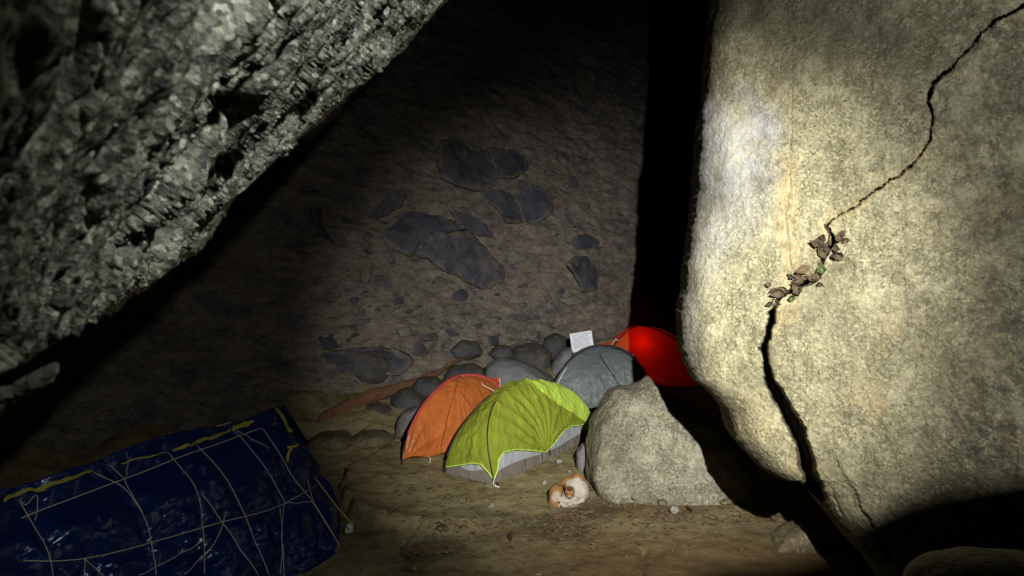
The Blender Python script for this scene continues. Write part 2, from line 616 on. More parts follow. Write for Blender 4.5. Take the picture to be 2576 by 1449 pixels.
def ground_z(x, y):
    x = np.asarray(x, float)
    y = np.asarray(y, float)
    P = np.stack([x, y, x * 0], -1)
    z = ground_base(x, y)
    z = z + 0.05 * fbm(P * 0.8, 4) + 0.030 * fbm(P * 3.1 + 5, 4) + 0.010 * ridged(P * 7.0, 3) + 0.004 * fbm(P * 17, 2)
    Q = np.stack([x, y], -1)
    d, par = seg_dist(Q, LEDGE2)
    # side of the ledge line: to its right the slab stands proud
    a = np.array([p for p in LEDGE2])
    ex = np.interp(-y, -a[::-1, 1][::-1] if a[0, 1] < a[-1, 1] else -a[:, 1], a[:, 0] if a[0, 1] > a[-1, 1] else a[::-1, 0])
    side = x - ex
    inr = sstep(a[-1, 1] - 0.1, a[-1, 1] + 0.15, y) * sstep(a[0, 1] + 0.5, a[0, 1] - 0.2, y)
    wob = 0.04 * pn(P * 6)
    z = z + inr * 0.17 * (sstep(-0.03, 0.04, side + wob) * np.exp(-np.maximum(side, 0) / 0.7) - 0.25 * sstep(0.0, -0.15, side + wob))
    for pl, w, dep in CRACKS:
        d, _ = seg_dist(Q, pl)
        z = z - dep * sstep(w * 1.6, w * 0.4, d + 0.01 * pn(P * 20))
    # rubble and dips at the front right, rising foot of the far wall
    z = z - 0.25 * sstep(-0.5, 2.0, x) * sstep(6.4, 4.5, y)
    z = z + 0.9 * sstep(10.4, 13.5, y - 0.75 * x) * (0.6 + 0.4 * fbm(P * 0.9 + 3, 3)) * sstep(3.5, 0.5, x)
    return z


nx, ny = 420, 460
gx = np.linspace(-1, 1, nx)
gx = 7.5 * (0.45 * gx + 0.55 * gx ** 3) + 0.0
gy = 2.6 + 14.5 * np.linspace(0, 1, ny) ** 1.35
GX, GY = np.meshgrid(gx * 1.6, gy, indexing='ij')
GP = np.stack([GX, GY, ground_z(GX, GY)], -1)
me = grid_mesh('ground', GP)
P3 = np.stack([GX, GY, GX * 0], -1)
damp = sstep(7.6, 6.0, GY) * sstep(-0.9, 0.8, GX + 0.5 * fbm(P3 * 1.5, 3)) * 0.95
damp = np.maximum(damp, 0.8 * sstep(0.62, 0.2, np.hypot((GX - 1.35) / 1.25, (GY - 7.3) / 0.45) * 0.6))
moss = np.zeros_like(GX)
for (a, b, rx, ry, v) in ((1080, 1385, 0.42, 0.28, 0.9), (1380, 1330, 0.55, 0.22, 0.8), (1500, 1285, 0.5, 0.14, 0.8), (1430, 1300, 0.35, 0.10, 0.9),
                          (1250, 1300, 0.5, 0.1, 0.35)):
    c0 = on_ground(a, b)
    d0 = np.hypot((GX - c0[0]) / rx, (GY - c0[1]) / (ry * 1.6)) + 0.5 * fbm(P3 * 4 + a, 4)
    moss = np.maximum(moss, v * sstep(1.0, 0.35, d0))
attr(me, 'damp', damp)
attr(me, 'moss', moss)
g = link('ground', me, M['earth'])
tag(g, kind='structure')
GB = bvh_of(me)

# ------------------------------------------------------------------ setting: far rock wall
nu, nv = 600, 420
wx = np.linspace(-9, 13, nu)
wz = np.r_[np.linspace(-0.6, 10, 370), np.linspace(10.3, 24, 50)]


def wall_y(x, z):
    P = np.stack([x, x * 0 + 7, z], -1)
    y = 13.0 + 0.78 * x + 0.30 * (z - 0.5) + 0.05 * np.maximum(z - 5.0, 0) ** 2
    y = y - 0.5 * sstep(1.6, 0.2, z) + 1.6 * sstep(-3.2, -5.5, x) * 0 
    y = y + 0.45 * fbm(P * 0.35, 3) + 0.12 * ridged(P * np.array([0.9, 1, 2.2]) + 3, 4) + 0.08 * fbm(P * np.array([2.6, 1, 4.6]), 5, 0.6) - 0.05 * ridged(P * np.array([4.2, 1, 8.0]) + 11, 3)
    return y


WX, WZ = np.meshgrid(wx, wz, indexing='ij')
WP = np.stack([WX, wall_y(WX, WZ), WZ], -1)
me = grid_mesh('cave_wall', WP, flip=True)
wall = link('cave_wall', me, M['wall'])
tag(wall, kind='structure')
WB = bvh_of(me)


# ------------------------------------------------------------------ rocks from an outline with real depth
def solid_rock(name, poly, Y0, tf, tb, mat, parent=None, seed=0, nth=72, nr=16, e=0.75, n_big=0.08, n_small=0.02, tilt=0.0, smooth=2, fs=1.0,
               tilt_x=0.0, keep=False):
    """closed rock: outline at depth Y0, front bulging tf towards the camera side, back tb behind"""
    pw = np.array([W(a, b, Y0) for a, b in poly])
    pw = resample(pw, nth, True)
    pw = smooth_closed(pw, smooth)
    c = pw.mean(0)
    size = np.ptp(pw[:, 0]) + np.ptp(pw[:, 2])
    ph = np.linspace(-math.pi / 2, math.pi / 2, 2 * nr + 1)
    R = np.cos(ph) ** e
    R[0] = R[-1] = 0.0
    D = np.sign(ph) * np.abs(np.sin(ph)) ** e
    V = []
    for r, d in zip(R[1:-1], D[1:-1]):
        ring = c + r * (pw - c)
        ring = ring.copy()
        ring[:, 1] = Y0 - (d * tf if d > 0 else d * tb)
        V.append(ring)
    V = np.array(V)
    poles = np.array([c + [0, tb, 0], c - [0, tf, 0]])
    A = np.vstack([V.reshape(-1, 3), poles])
    A[:, 1] += tilt * (A[:, 2] - c[2]) + tilt_x * (A[:, 0] - c[0])
    q = A * (2.2 * fs / size) + seed * 13.7
    off = np.stack([fbm(q + 1.1, 4), fbm(q + 31.7, 4), fbm(q + 77.3, 4)], -1) * n_big * size * 0.5
    q2 = A * (9.0 * fs / size) + seed * 5.1
    off = off + np.stack([ridged(q2 + 2, 3), ridged(q2 + 9, 3), ridged(q2 + 15, 3)], -1) * n_small * size * 0.5
    A = A + off
    F = []
    m = len(V)
    for i in range(m - 1):
        for j in range(nth):
            j2 = (j + 1) % nth
            F.append((i * nth + j, i * nth + j2, (i + 1) * nth + j2, (i + 1) * nth + j))
    pb, pf = m * nth, m * nth + 1
    for j in range(nth):
        j2 = (j + 1) % nth
        F.append((pb, j2, j))
        F.append((pf, (m - 1) * nth + j, (m - 1) * nth + j2))
    me_r = mesh_from(name, A, F)
    attr(me_r, 'rim', np.r_[np.repeat(R[1:-1], nth), 0, 0])
    o = link(name, me_r, mat, parent)
    if parent is None and not keep:
        recenter(o)
    return o


# stones set in the far wall ---------------------------------------------------------------
def zw(zx, zy):
    return (628.9 + zx * 0.434, 314.5 + zy * 0.434)


EMB = [
    ([(1120, 130), (1190, 100), (1330, 160), (1370, 155), (1400, 240), (1410, 320), (1300, 370), (1170, 350), (1110, 260)], 'dark slab at the top left of the wall face', 0.16),
    ([(1385, 158), (1470, 150), (1580, 160), (1610, 230), (1530, 300), (1440, 325), (1415, 240)], 'dark split block beside the top slab', 0.13),
    ([(1340, 405), (1400, 395), (1500, 400), (1545, 480), (1560, 560), (1480, 560), (1420, 490)], 'dark faceted block below the top slab', 0.12),
    ([(1515, 400), (1560, 330), (1640, 360), (1730, 380), (1750, 480), (1690, 550), (1580, 575), (1560, 490)], 'dark broad block at the right below the top slab', 0.15),
    ([(810, 650), (850, 570), (920, 530), (1020, 520), (1130, 555), (1230, 605), (1050, 632), (1000, 700), (950, 765), (900, 740), (830, 710)], 'rounded blue grey stone at the upper left of the big stone', 0.22),
    ([(1050, 645), (1180, 645), (1290, 660), (1340, 710), (1380, 770), (1450, 840), (1450, 900), (1360, 940), (1250, 910), (1150, 860), (1050, 800), (975, 772), (1012, 700)], 'largest smooth blue grey stone in the middle of the wall', 0.28),
    ([(1170, 510), (1260, 520), (1360, 580), (1390, 650), (1300, 630), (1230, 590)], 'narrow stone above the largest stone', 0.1),
    ([(700, 545), (760, 470), (810, 405), (870, 400), (860, 470), (770, 530)], 'slanting narrow grey stone at the left', 0.1),
    ([(365, 480), (400, 460), (405, 560), (440, 640), (505, 712), (450, 690), (385, 610)], 'thin curved dark ledge at the far left', 0.07),
    ([(640, 830), (690, 820), (695, 890), (670, 945), (640, 890)], 'small upright grey stone', 0.07),
    ([(1830, 820), (1880, 770), (1960, 780), (2015, 860), (2000, 950), (1920, 960), (1880, 870)], 'purple grey rounded stone at the right edge', 0.15),
    ([(1880, 640), (1970, 640), (2050, 680), (1960, 730), (1870, 730)], 'dark flat stone above the purple stone', 0.08),
    ([(1780, 1010), (1900, 990), (1940, 1030), (1850, 1055)], None, 0.08),
    ([(1160, 990), (1220, 945), (1270, 980), (1250, 1015), (1170, 1010)], None, 0.09),
    ([(830, 1010), (880, 1000), (885, 1035), (840, 1045)], None, 0.07),
    ([(620, 1130), (690, 1118), (690, 1150), (630, 1157)], None, 0.06),
    ([(1010, 1215), (1080, 1210), (1085, 1250), (1015, 1255)], None, 0.08),
    ([(950, 1280), (990, 1265), (1035, 1335), (960, 1345)], 'pale grey stone low on the wall', 0.08),
    ([(860, 1180), (920, 1165), (935, 1220), (870, 1232)], None, 0.08),
    ([(1380, 1230), (1440, 1218), (1442, 1280), (1390, 1285)], None, 0.08),
    ([(1130, 1180), (1165, 1190), (1200, 1225), (1160, 1230)], None, 0.06),
    ([(1735, 1110), (1765, 1095), (1770, 1150), (1740, 1155)], None, 0.05),
    ([(525, 545), (590, 550), (600, 572), (530, 570)], None, 0.05),
    ([(290, 390), (400, 370), (380, 395), (300, 410)], None, 0.05),
    ([(1920, 455), (1970, 450), (1975, 480), (1925, 485)], None, 0.05),
    ([(1840, 300), (1890, 290), (1900, 370), (1845, 380)], None, 0.06),
    ([(400, 1230), (470, 1240), (500, 1290), (450, 1300)], None, 0.1),
    ([(440, 1340), (600, 1300), (800, 1320), (890, 1380), (850, 1449), (500, 1440)], 'broad dark lump at the foot of the wall', 0.12),
    ([(1500, 1290), (1560, 1262), (1690, 1262), (1680, 1290), (1520, 1310)], None, 0.1),
]
for _ in range(110):
    zx, zy = rng.uniform(420, 1780), rng.uniform(960, 1330)
    if rng.rand() < 0.3:
        zx, zy = rng.uniform(560, 2100), rng.uniform(560, 1000)
    s = rng.uniform(5, 22) ** 1.0 * (0.7 if rng.rand() < 0.6 else 1.0)
    aa = rng.uniform(0, 6.28)
    pl = []
    for t in range(7):
        r = s * rng.uniform(0.7, 1.15)
        pl.append((zx + r * 1.25 * math.cos(t * 0.9 + aa), zy + r * 0.8 * math.sin(t * 0.9 + aa)))
    EMB.append((pl, None, 0.05))
for i, (pl, lab, th) in enumerate(EMB):
    pp = [zw(*a) for a in pl]
    pp = [tuple(q_) for q_ in resample(np.array(pp), 28, True) + rng.normal(0, 1.6 if th > 0.09 else 0.6, (28, 2))]
    if th > 0.09:
        mc = np.mean(pp, 0)
        pp = [tuple(mc + (np.array(q_) - mc) * 1.13) for q_ in pp]
    cx, cy = np.mean([a for a, b in pp]), np.mean([b for a, b in pp])
    hit, nrm = ray(WB, cx, cy)
    if hit is None:
        continue
    big = th > 0.09
    # the wall's own slope here, so the stone lies in it
    h2, _ = ray(WB, cx + 25, cy)
    h3, _ = ray(WB, cx, cy + 25)
    tx = (h2.y - hit.y) / max(0.02, (h2.x - hit.x)) if h2 else 0
    tz = (h3.y - hit.y) / min(-0.02, (h3.z - hit.z)) if h3 else 0
    o = solid_rock('embedded_stone', pp, hit.y - 0.05, th * 0.8, 0.35, M['wall_stone'] if i % 3 or big else M['wall_cobble'], wall, seed=i, nth=84 if big else 24,
                   nr=9 if big else 4, e=0.42, n_big=0.07 if big else 0.12, n_small=0.045, tilt=np.clip(tz, -0.1, 0.5), tilt_x=np.clip(tx, -0.2, 1.0), smooth=1)
    if lab:
        o['label'] = lab

# ------------------------------------------------------------------ the big split boulder on the right
EDGE = [(1840, -1000), (1830, -420), (1812, -150), (1803, 0), (1790, 100), (1783, 200), (1768, 290), (1762, 380), (1757, 470), (1746, 560), (1733, 650), (1726, 720),
        (1713, 790), (1716, 850), (1728, 920), (1748, 955), (1790, 990), (1832, 1035), (1848, 1100), (1880, 1140), (1920, 1180), (1965, 1208), (2022, 1217),
        (2060, 1250), (2100, 1305), (2150, 1370), (2200, 1420), (2260, 1500), (2360, 1640), (2420, 1800), (2440, 2200)]
EA = np.array(EDGE, float)
CR = [
    (np.array([(2640, -10, 3.4), (2576, 18, 3.2), (2500, 55, 3.0), (2440, 120, 2.6), (2400, 165, 3.2), (2345, 212, 5), (2336, 255, 4.5), (2347, 290, 2.4), (2341, 350, 2.3),
               (2310, 400, 2.0), (2265, 440, 2.4), (2200, 480, 1.8), (2150, 522, 1.8), (2090, 553, 1.4), (2079, 572, 3), (2100, 605, 5), (2070, 650, 4), (2060, 690, 4),
               (2010, 722, 4), (1958, 752, 4.5), (1946, 775, 3.5), (1942, 800, 6), (1932, 840, 8), (1920, 880, 8), (1926, 905, 7), (1932, 940, 11), (1948, 980, 13),
               (1975, 1025, 15), (2000, 1072, 16), (2020, 1120, 15), (2030, 1170, 16), (2042, 1215, 17), (2060, 1250, 17)]), 0.75),
    (np.array([(1994, 200, 1.2), (1990, 330, 1.8), (1985, 380, 2.2), (1989, 470, 2.0), (1975, 540, 2.0), (1978, 600, 2.2), (1985, 668, 3.2)]), 0.05),
    (np.array([(2100, 1160, 2.0), (2144, 1229, 4), (2166, 1286, 6), (2203, 1343, 7), (2240, 1400, 7)]), 0.08),
    (np.array([(2064, 1180, 2.0), (2095, 1240, 3), (2120, 1300, 3)]), 0.04),
]


def inv_depth(px, py):
    # plane: about 5.2 m at the left edge, nearer to the right and towards the foot
    return 1 / 5.5 + (px - 1740) * (1 / 4.2 - 1 / 5.5) / 836 + (py - 600) * 0.000006


rows = np.r_[np.linspace(-1000, -20, 30)[:-1], np.arange(-20, 1462, 3.0), np.linspace(1465, 2200, 40)]
dx_in = np.r_[0, 1.2, 2.6, 4.2, np.arange(6, 880, 3.0), np.linspace(890, 1700, 50)]
xe = np.interp(rows, EA[:, 1], EA[:, 0])
xe = xe + 5 * pn(np.stack([rows * 0.02, rows * 0, rows * 0], -1)) + 2.5 * pn(np.stack([rows * 0.07, rows * 0 + 5, rows * 0], -1))
PXg = xe[:, None] + dx_in[None, :]
PYg = np.repeat(rows[:, None], len(dx_in), 1)
Yg = 1 / inv_depth(PXg, PYg)
wR = 85.0
tt = np.clip(1 - dx_in / wR, 0, 1)
Rr = 0.32
Yg = Yg + (Rr * (1 - np.sqrt(np.maximum(1 - tt ** 2.4, 0))))[None, :]
# foot of the boulder rolls under
Yg = Yg + 0.5 * sstep(1500, 2200, PYg) * 1.2
Pn = np.stack([PXg, PYg, PXg * 0], -1)
Yg = Yg + 0.05 * fbm(Pn * 0.0035, 3) + 0.03 * fbm(Pn * 0.014 + 4, 3)
P2 = np.stack([PXg, PYg], -1)
Pj = P2 + 3.0 * np.stack([pn(Pn * 0.11), pn(Pn * 0.11 + 40)], -1) + 5 * np.stack([pn(Pn * 0.03 + 7), pn(Pn * 0.03 + 60)], -1)
lip = np.zeros_like(Yg)
for cr, dep in CR:
    d, par = seg_dist(Pj, cr[:, :2])
    w = np.interp(par, np.arange(len(cr)), cr[:, 2])
    w = w * (1.0 + np.where(w > 6.5, 0.18, 0.55) * pn(Pn * 0.045 + 3) + np.where(w > 6.5, 0.12, 0.35) * pn(Pn * 0.13 + 8))
    Yg = Yg + dep * np.clip(w / 7.0, 0.2, 1.0) * sstep(w * 1.35, w * 0.55, d)
    lip = np.maximum(lip, sstep(w + 28, w, d))
# the slab right of the gap stands a little in front of the left one
gap = np.array([(2260, -200)] + [tuple(c[:2]) for c in CR[0][0][2:]])
X3 = (PXg - 1288.0) / FP * Yg
Z3 = CAMZ + (724.5 - PYg) / FP * Yg
BP = np.stack([X3, Yg, Z3], -1)
# grain relief, pushed along the surface direction
gr = 0.006 * ridged(BP * 14, 3) + 0.008 * fbm(BP * 34, 2)
nrm_dir = np.array([-0.55, -0.83, 0.05])
nd_edge = np.array([-0.98, -0.2, 0.0])
mixw = tt[None, :, None] ** 2
ndv = nrm_dir * (1 - mixw) + nd_edge * mixw
BP = BP + gr[..., None] * ndv
# back of the boulder: wrap the left edge round and away, and close the far side
back = []
for s_, bx in ((0.25, 0.02), (0.7, 0.10), (1.4, 0.35), (2.2, 0.9), (2.9, 1.8), (3.2, 3.0)):
    b = BP[:, 0].copy()
    b[:, 0] += bx
    b[:, 1] += s_ * 0.9
    b[:, 2] += 0.04 * s_ * pn(b * 2)
    back.append(b)
right = []
for s_ in (0.8, 1.8, 3.0):
    b = BP[:, -1].copy()
    b[:, 1] += s_
    b[:, 0] += 0.2
    right.append(b)
BPa = np.concatenate([np.stack(back[::-1], 1), BP, np.stack(right, 1)], 1)
cap_t = BPa[:1] + np.array([0, 2.5, 0.2])
BPa = np.concatenate([cap_t, BPa], 0)
me = grid_mesh('split_boulder', BPa)
nb_ = len(back)


def full(a):
    z = np.zeros(BPa.shape[:2])
    z[1:, nb_:nb_ + a.shape[1]] = a
    return z


nz = 70 * fbm(Pn * 0.010 + 2, 5, 0.6)
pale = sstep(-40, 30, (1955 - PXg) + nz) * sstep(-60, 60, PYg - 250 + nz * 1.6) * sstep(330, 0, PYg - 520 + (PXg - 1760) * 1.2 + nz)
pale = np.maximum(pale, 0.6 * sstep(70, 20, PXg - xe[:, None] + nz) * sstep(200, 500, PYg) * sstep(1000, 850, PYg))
rust = sstep(40, 5, np.abs(PXg - 1985 - 0.2 * nz) + 0.5 * nz) * sstep(330, 470, PYg) * sstep(860, 760, PYg)
rust = np.maximum(rust, 0.55 * sstep(26, 2, seg_dist(P2, CR[0][0][8:16, :2])[0] + 0.3 * nz))
rust = np.maximum(rust, 0.3 * sstep(160, 60, PXg - xe[:, None] + nz) * sstep(900, 1000, PYg) * sstep(1200, 1080, PYg))
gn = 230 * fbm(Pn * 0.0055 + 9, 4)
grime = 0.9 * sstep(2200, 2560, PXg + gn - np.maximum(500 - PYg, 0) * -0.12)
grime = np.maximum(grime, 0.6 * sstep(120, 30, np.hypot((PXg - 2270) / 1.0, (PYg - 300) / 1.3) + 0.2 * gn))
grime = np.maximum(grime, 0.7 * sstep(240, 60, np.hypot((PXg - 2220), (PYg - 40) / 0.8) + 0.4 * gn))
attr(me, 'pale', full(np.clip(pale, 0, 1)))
attr(me, 'rust', full(np.clip(rust, 0, 1)))
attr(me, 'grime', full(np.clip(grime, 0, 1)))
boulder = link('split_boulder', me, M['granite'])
recenter(boulder)
tag(boulder, 'huge pale granite boulder split by a long black crack on the right', 'boulder')
BB = BVHTree.FromPolygons([v.co + boulder.location for v in me.vertices], [tuple(p.vertices) for p in me.polygons])

# ------------------------------------------------------------------ the near overhanging rock, upper left
TERM = np.array([(1330, -240), (1118, 0), (1000, 132), (885, 225), (800, 300), (690, 398), (600, 478), (540, 565), (480, 635), (380, 702), (260, 785), (130, 860),
                 (0, 925), (-260, 1060)], float)
SILW = np.array([5, 5, 6, 7, 8, 8, 8, 8, 8, 8, 8, 7, 7, 7], float)
na, nd_ = 560, 430
A_ = resample(TERM, na)
SW = np.interp(np.linspace(0, 1, na), np.r_[0, np.cumsum(np.linalg.norm(np.diff(TERM, axis=0), axis=1))] / np.sum(np.linalg.norm(np.diff(TERM, axis=0), axis=1)), SILW)
up = np.array([-0.64, -0.77])
dd = np.r_[np.linspace(0, 1, nd_) ** 1.15 * 1080]
arc = np.linspace(0, 1, na)
jag = 9 * fbm(np.stack([arc * 24, arc * 0, arc * 0], -1), 3, 0.6) + 5 * ridged(np.stack([arc * 90, arc * 0 + 3, arc * 0], -1), 2)
dj = dd[None] + jag[:, None] * np.exp(-dd[None] / 45)
LPX = A_[:, None, 0] + up[0] * dj
LPY = A_[:, None, 1] + up[1] * dj


def linv(px, py):
    v = 2.2 - 0.00157 * px - 0.0013 * py + 0.25 * sstep(560, -60, px) * sstep(420, 950, py)
    return v


Li = linv(LPX, LPY)
Li = np.clip(Li, 0.27, 3.3)
LY = 1 / Li
LP = np.stack([(LPX - 1288) / FP * LY, LY, CAMZ + (724.5 - LPY) / FP * LY], -1)
ln = np.array([2.809, 0.764, -2.326])
ln /= np.linalg.norm(ln)
# streak axis inside the plane: in the picture it runs down-left to up-right, flatter than the edge
sa = LP[na // 2 + 60, 150] - LP[na // 2 - 60, 190]
sa = sa - ln * (sa @ ln)
sa /= np.linalg.norm(sa)
sb = np.cross(ln, sa)
ca, cb = LP @ sa, LP @ sb
Q = np.stack([ca * 3.4, cb * 15.0, ca * 0], -1)
Q = Q + 0.35 * np.stack([pn(Q * 0.7), pn(Q * 0.7 + 9), Q[..., 0] * 0], -1)
h = 0.050 * ridged(Q, 4, 0.6) + 0.05 * fbm(Q * 0.35 + 3, 3)
Q2 = np.stack([ca * 12, cb * 38, ca * 0 + 4], -1)
Q2 = Q2 + 0.4 * np.stack([pn(Q2 * 0.6), pn(Q2 * 0.6 + 9), Q2[..., 0] * 0], -1)
h = h + 0.017 * fbm(Q2, 3, 0.55) + 0.004 * ridged(Q2 * 2.3, 2)
# crevices between the flakes
Q3 = np.stack([ca * 7.5, cb * 27, ca * 0 + 2], -1)
Q3 = Q3 + 0.5 * np.stack([pn(Q3 * 0.5 + 4), pn(Q3 * 0.5 + 14), Q3[..., 0] * 0], -1)
h = h - 0.045 * sstep(0.70, 0.97, 1 - 2 * np.abs(pn(Q3))) * sstep(-0.25, 0.15, pn(Q3 * 0.31 + 6))
h = h - 0.022 * sstep(0.66, 0.96, 1 - 2 * np.abs(pn(Q3 * 2.1 + 3))) * sstep(-0.2, 0.2, pn(Q3 * 0.5 + 30))
# deep dark pockets
pk = fbm(np.stack([ca * 2.4, cb * 6.5, ca * 0 + 8], -1), 3)
h = h - 0.12 * sstep(0.06, 0.28, pk)
# a bevel: near the rim the face is cut back in a dark trough, then a thin lit lip
edge_f = dd[None] / (60 + 50 * fbm(np.stack([ca * 2.0, ca * 0, ca * 0 + 2], -1), 2))
trough = np.exp(-((edge_f - 0.75) / 0.35) ** 2)
amp = sstep(0.15, 0.5, np.linspace(0, 1, na))[:, None]
amp = sstep(0.02, 0.12, np.linspace(0, 1, na))[:, None] * sstep(0.72, 0.5, np.linspace(0, 1, na))[:, None]
h = 0.66 * h - 0.020 - 0.040 * (trough * amp) * LY
LP = LP + (h * np.clip(LY * 0.9, 0.35, 1.3))[..., None] * ln
# underside: from the rim the rock rolls away from the torch to its true outline, then back
und = []
for f_, yb, lift in ((0.12, 0.02, 0), (0.3, 0.06, 0), (0.55, 0.16, 0), (0.8, 0.34, 0), (0.95, 0.6, 0), (1.0, 0.95, 0), (0.95, 1.4, 0), (0.6, 2.0, 0), (-1.0, 2.6, 0)):
    px = A_[:, 0] - up[0] * (f_ * SW - jag)
    py = A_[:, 1] - up[1] * (f_ * SW - jag)
    y = LY[:, 0] * (1 + yb * 0.55)
    b = np.stack([(px - 1288) / FP * y, y, CAMZ + (724.5 - py) / FP * y], -1)
    b = b + 0.02 * np.stack([fbm(b * 6, 3), fbm(b * 6 + 20, 3), fbm(b * 6 + 44, 3)], -1)
    und.append(b)
top = []
for s_ in (0.3, 0.9, 2.0):
    b = LP[:, -1].copy()
    b += np.array([-0.4 * s_, 0.5 * s_, 0.9 * s_])
    top.append(b)
LPa = np.concatenate([np.stack(und[::-1], 1), LP, np.stack(top, 1)], 1)
me = grid_mesh('overhanging_rock', LPa)
lrock = link('overhanging_rock', me, M['overhang'])
recenter(lrock)
tag(lrock, 'rough dark overhanging rock face filling the upper left, close by', 'rock')

solid_rock('rock_ledge', [(-60, 1010), (-20, 985), (30, 972), (70, 945), (110, 925), (138, 912), (135, 930), (118, 962), (60, 1000), (20, 1012), (-20, 1050), (-60, 1075)],
           0.72, 0.012, 0.015, M['pale_stone'], seed=4, e=0.8, n_big=0.05, n_small=0.05, nth=80)
tag(bpy.data.objects['rock_ledge'], 'small pale rock tip poking out below the overhang at the left edge', 'rock')

# ------------------------------------------------------------------ loose boulders
solid_rock('boulder', [(1470, 1195), (1474, 1150), (1482, 1110), (1497, 1065), (1520, 1030), (1545, 1000), (1565, 991), (1600, 990), (1625, 977), (1650, 963), (1662, 985),
                       (1715, 1020), (1775, 1060), (1850, 1130), (1890, 1215), (1880, 1262), (1780, 1330), (1650, 1330), (1550, 1290), (1485, 1235)],
           8.0, 0.55, 0.55, M['granite_grey'], seed=2, nth=220, nr=60, e=0.55, n_big=0.06, n_small=0.020, tilt=0.40, smooth=1)
tag(bpy.data.objects['boulder'], 'waist high pale granite boulder with a pointed top, in front of the grey tent', 'boulder')

ROCKS = [
    ([(1450, 1140), (1465, 1118), (1478, 1115), (1485, 1150), (1478, 1190), (1462, 1200), (1450, 1175)], 8.5, 0.12, 0.15, 'grey_stone', 'small upright grey stone against the left side of the pointed boulder'),
    ([(1212, 955), (1222, 918), (1255, 904), (1300, 911), (1345, 930), (1392, 955), (1385, 1010), (1300, 1020), (1220, 1015)], 12.0, 0.55, 0.5, 'grey_stone', 'big smooth pale grey boulder behind the orange and green tents'),
    ([(1375, 960), (1388, 912), (1412, 880), (1440, 872), (1490, 886), (1500, 930), (1440, 990), (1385, 1000)], 13.0, 0.35, 0.4, 'grey_stone', 'tall grey boulder just below the white sign'),
    ([(1275, 925), (1290, 878), (1320, 866), (1350, 865), (1386, 886), (1380, 950), (1330, 960), (1285, 955)], 13.2, 0.4, 0.5, 'blue_stone', 'dark angular boulder behind the smooth grey boulder'),
    ([(1358, 888), (1368, 852), (1395, 838), (1422, 850), (1425, 885), (1400, 910), (1370, 915)], 13.7, 0.3, 0.4, 'blue_stone', 'round dark boulder left of the white sign'),
    ([(1338, 968), (1355, 952), (1385, 955), (1400, 975), (1395, 1010), (1345, 1005)], 11.7, 0.2, 0.2, 'grey_stone', 'small brownish grey stone at the foot of the smooth grey boulder'),
    ([(996, 1100), (1001, 1058), (1014, 1034), (1050, 1022), (1085, 1040), (1090, 1105)], 9.9, 0.28, 0.3, 'grey_stone', 'rounded grey stone left of the orange tent'),
    ([(905, 1060), (915, 1022), (950, 1012), (985, 1026), (997, 1062), (990, 1100), (930, 1100)], 10.6, 0.35, 0.4, 'blue_stone', 'dark squat rock under the leaning log, left of the rounded grey stone'),
    ([(975, 1035), (990, 990), (1022, 978), (1060, 995), (1070, 1030), (1030, 1050)], 10.9, 0.3, 0.4, 'blue_stone', 'dark rock above the rounded grey stone, under the log'),
    ([(1030, 985), (1050, 952), (1095, 950), (1120, 975), (1100, 1000), (1050, 1005)], 11.3, 0.3, 0.4, 'blue_stone', 'dark stone behind the top of the orange tent'),
    ([(1110, 965), (1130, 925), (1180, 915), (1215, 930), (1215, 985), (1140, 990)], 11.8, 0.3, 0.4, 'blue_stone', 'dark stone between the log end and the smooth grey boulder'),
    ([(820, 940), (840, 900), (890, 880), (950, 885), (985, 915), (970, 965), (900, 985), (840, 975)], 11.5, 0.3, 0.5, 'blue_stone', 'wide dark boulder at the wall foot above the log'),
    ([(768, 1112), (800, 1090), (860, 1088), (895, 1106), (880, 1130), (800, 1135)], 9.6, 0.35, 0.3, 'brown_stone', 'flat dim stone behind the blue tarpaulin'),
    ([(878, 1105), (905, 1086), (960, 1088), (996, 1105), (975, 1122), (900, 1125)], 9.7, 0.3, 0.3, 'brown_stone', 'flat dim slab between the blue tarpaulin and the orange tent'),
    ([(1130, 880), (1160, 858), (1200, 862), (1215, 890), (1180, 905), (1140, 903)], 12.6, 0.2, 0.3, 'blue_stone', 'small dark stone above the log end'),
    ([(1225, 890), (1250, 868), (1285, 872), (1292, 900), (1255, 912)], 12.9, 0.2, 0.3, 'blue_stone', 'small dark stone above the smooth grey boulder'),
    ([(1960, 1372), (1995, 1345), (2035, 1332), (2065, 1345), (2090, 1365), (2115, 1388), (2050, 1402), (1950, 1392)], 6.3, 0.06, 0.4, 'brown_stone', 'dim slab of stone at the edge of the shadow below the split boulder'),
]
for i, (pl, Y, tf, tb, m, lab) in enumerate(ROCKS):
    o = solid_rock('rock' if i else 'stone', pl, Y, tf, tb, M[m], seed=20 + i, nth=84, nr=18, e=0.62, n_big=0.06, n_small=0.028)
    tag(o, lab, 'rock', 'rocks lying on the cave floor')

fr_a = solid_rock('foreground_rock', [(2300, 1475), (2330, 1428), (2400, 1404), (2480, 1396), (2560, 1405), (2700, 1420), (2900, 1500), (2900, 1900), (2400, 1900)], 2.6, 0.25, 0.3, M['brown_stone'],
                  seed=39, nth=80, nr=16, e=0.8, n_big=0.04, n_small=0.012, keep=True)
fr_b = solid_rock('shadow_slab', [(2760, 1900), (2780, 1300), (2850, 700), (2960, 240), (3149, -119), (3400, -150), (3519, -182), (3632, -232), (3870, -250), (4300, -260), (4700, 1000), (4500, 2300), (3200, 2600)],
                  0.87, 0.05, 0.06, M['brown_stone'], seed=71, nth=140, nr=20, e=0.5, n_big=0.008, n_small=0.004, smooth=1, keep=True)  # unseen slab beside the camera, added and outlined to shade the lower right
recenter(fr_b)
fr_b.name = 'unseen_shadow_rock'
tag(fr_b, kind='structure')
recenter(fr_a)
tag(fr_a, 'dim brown rock very close by in the bottom right corner', 'rock')

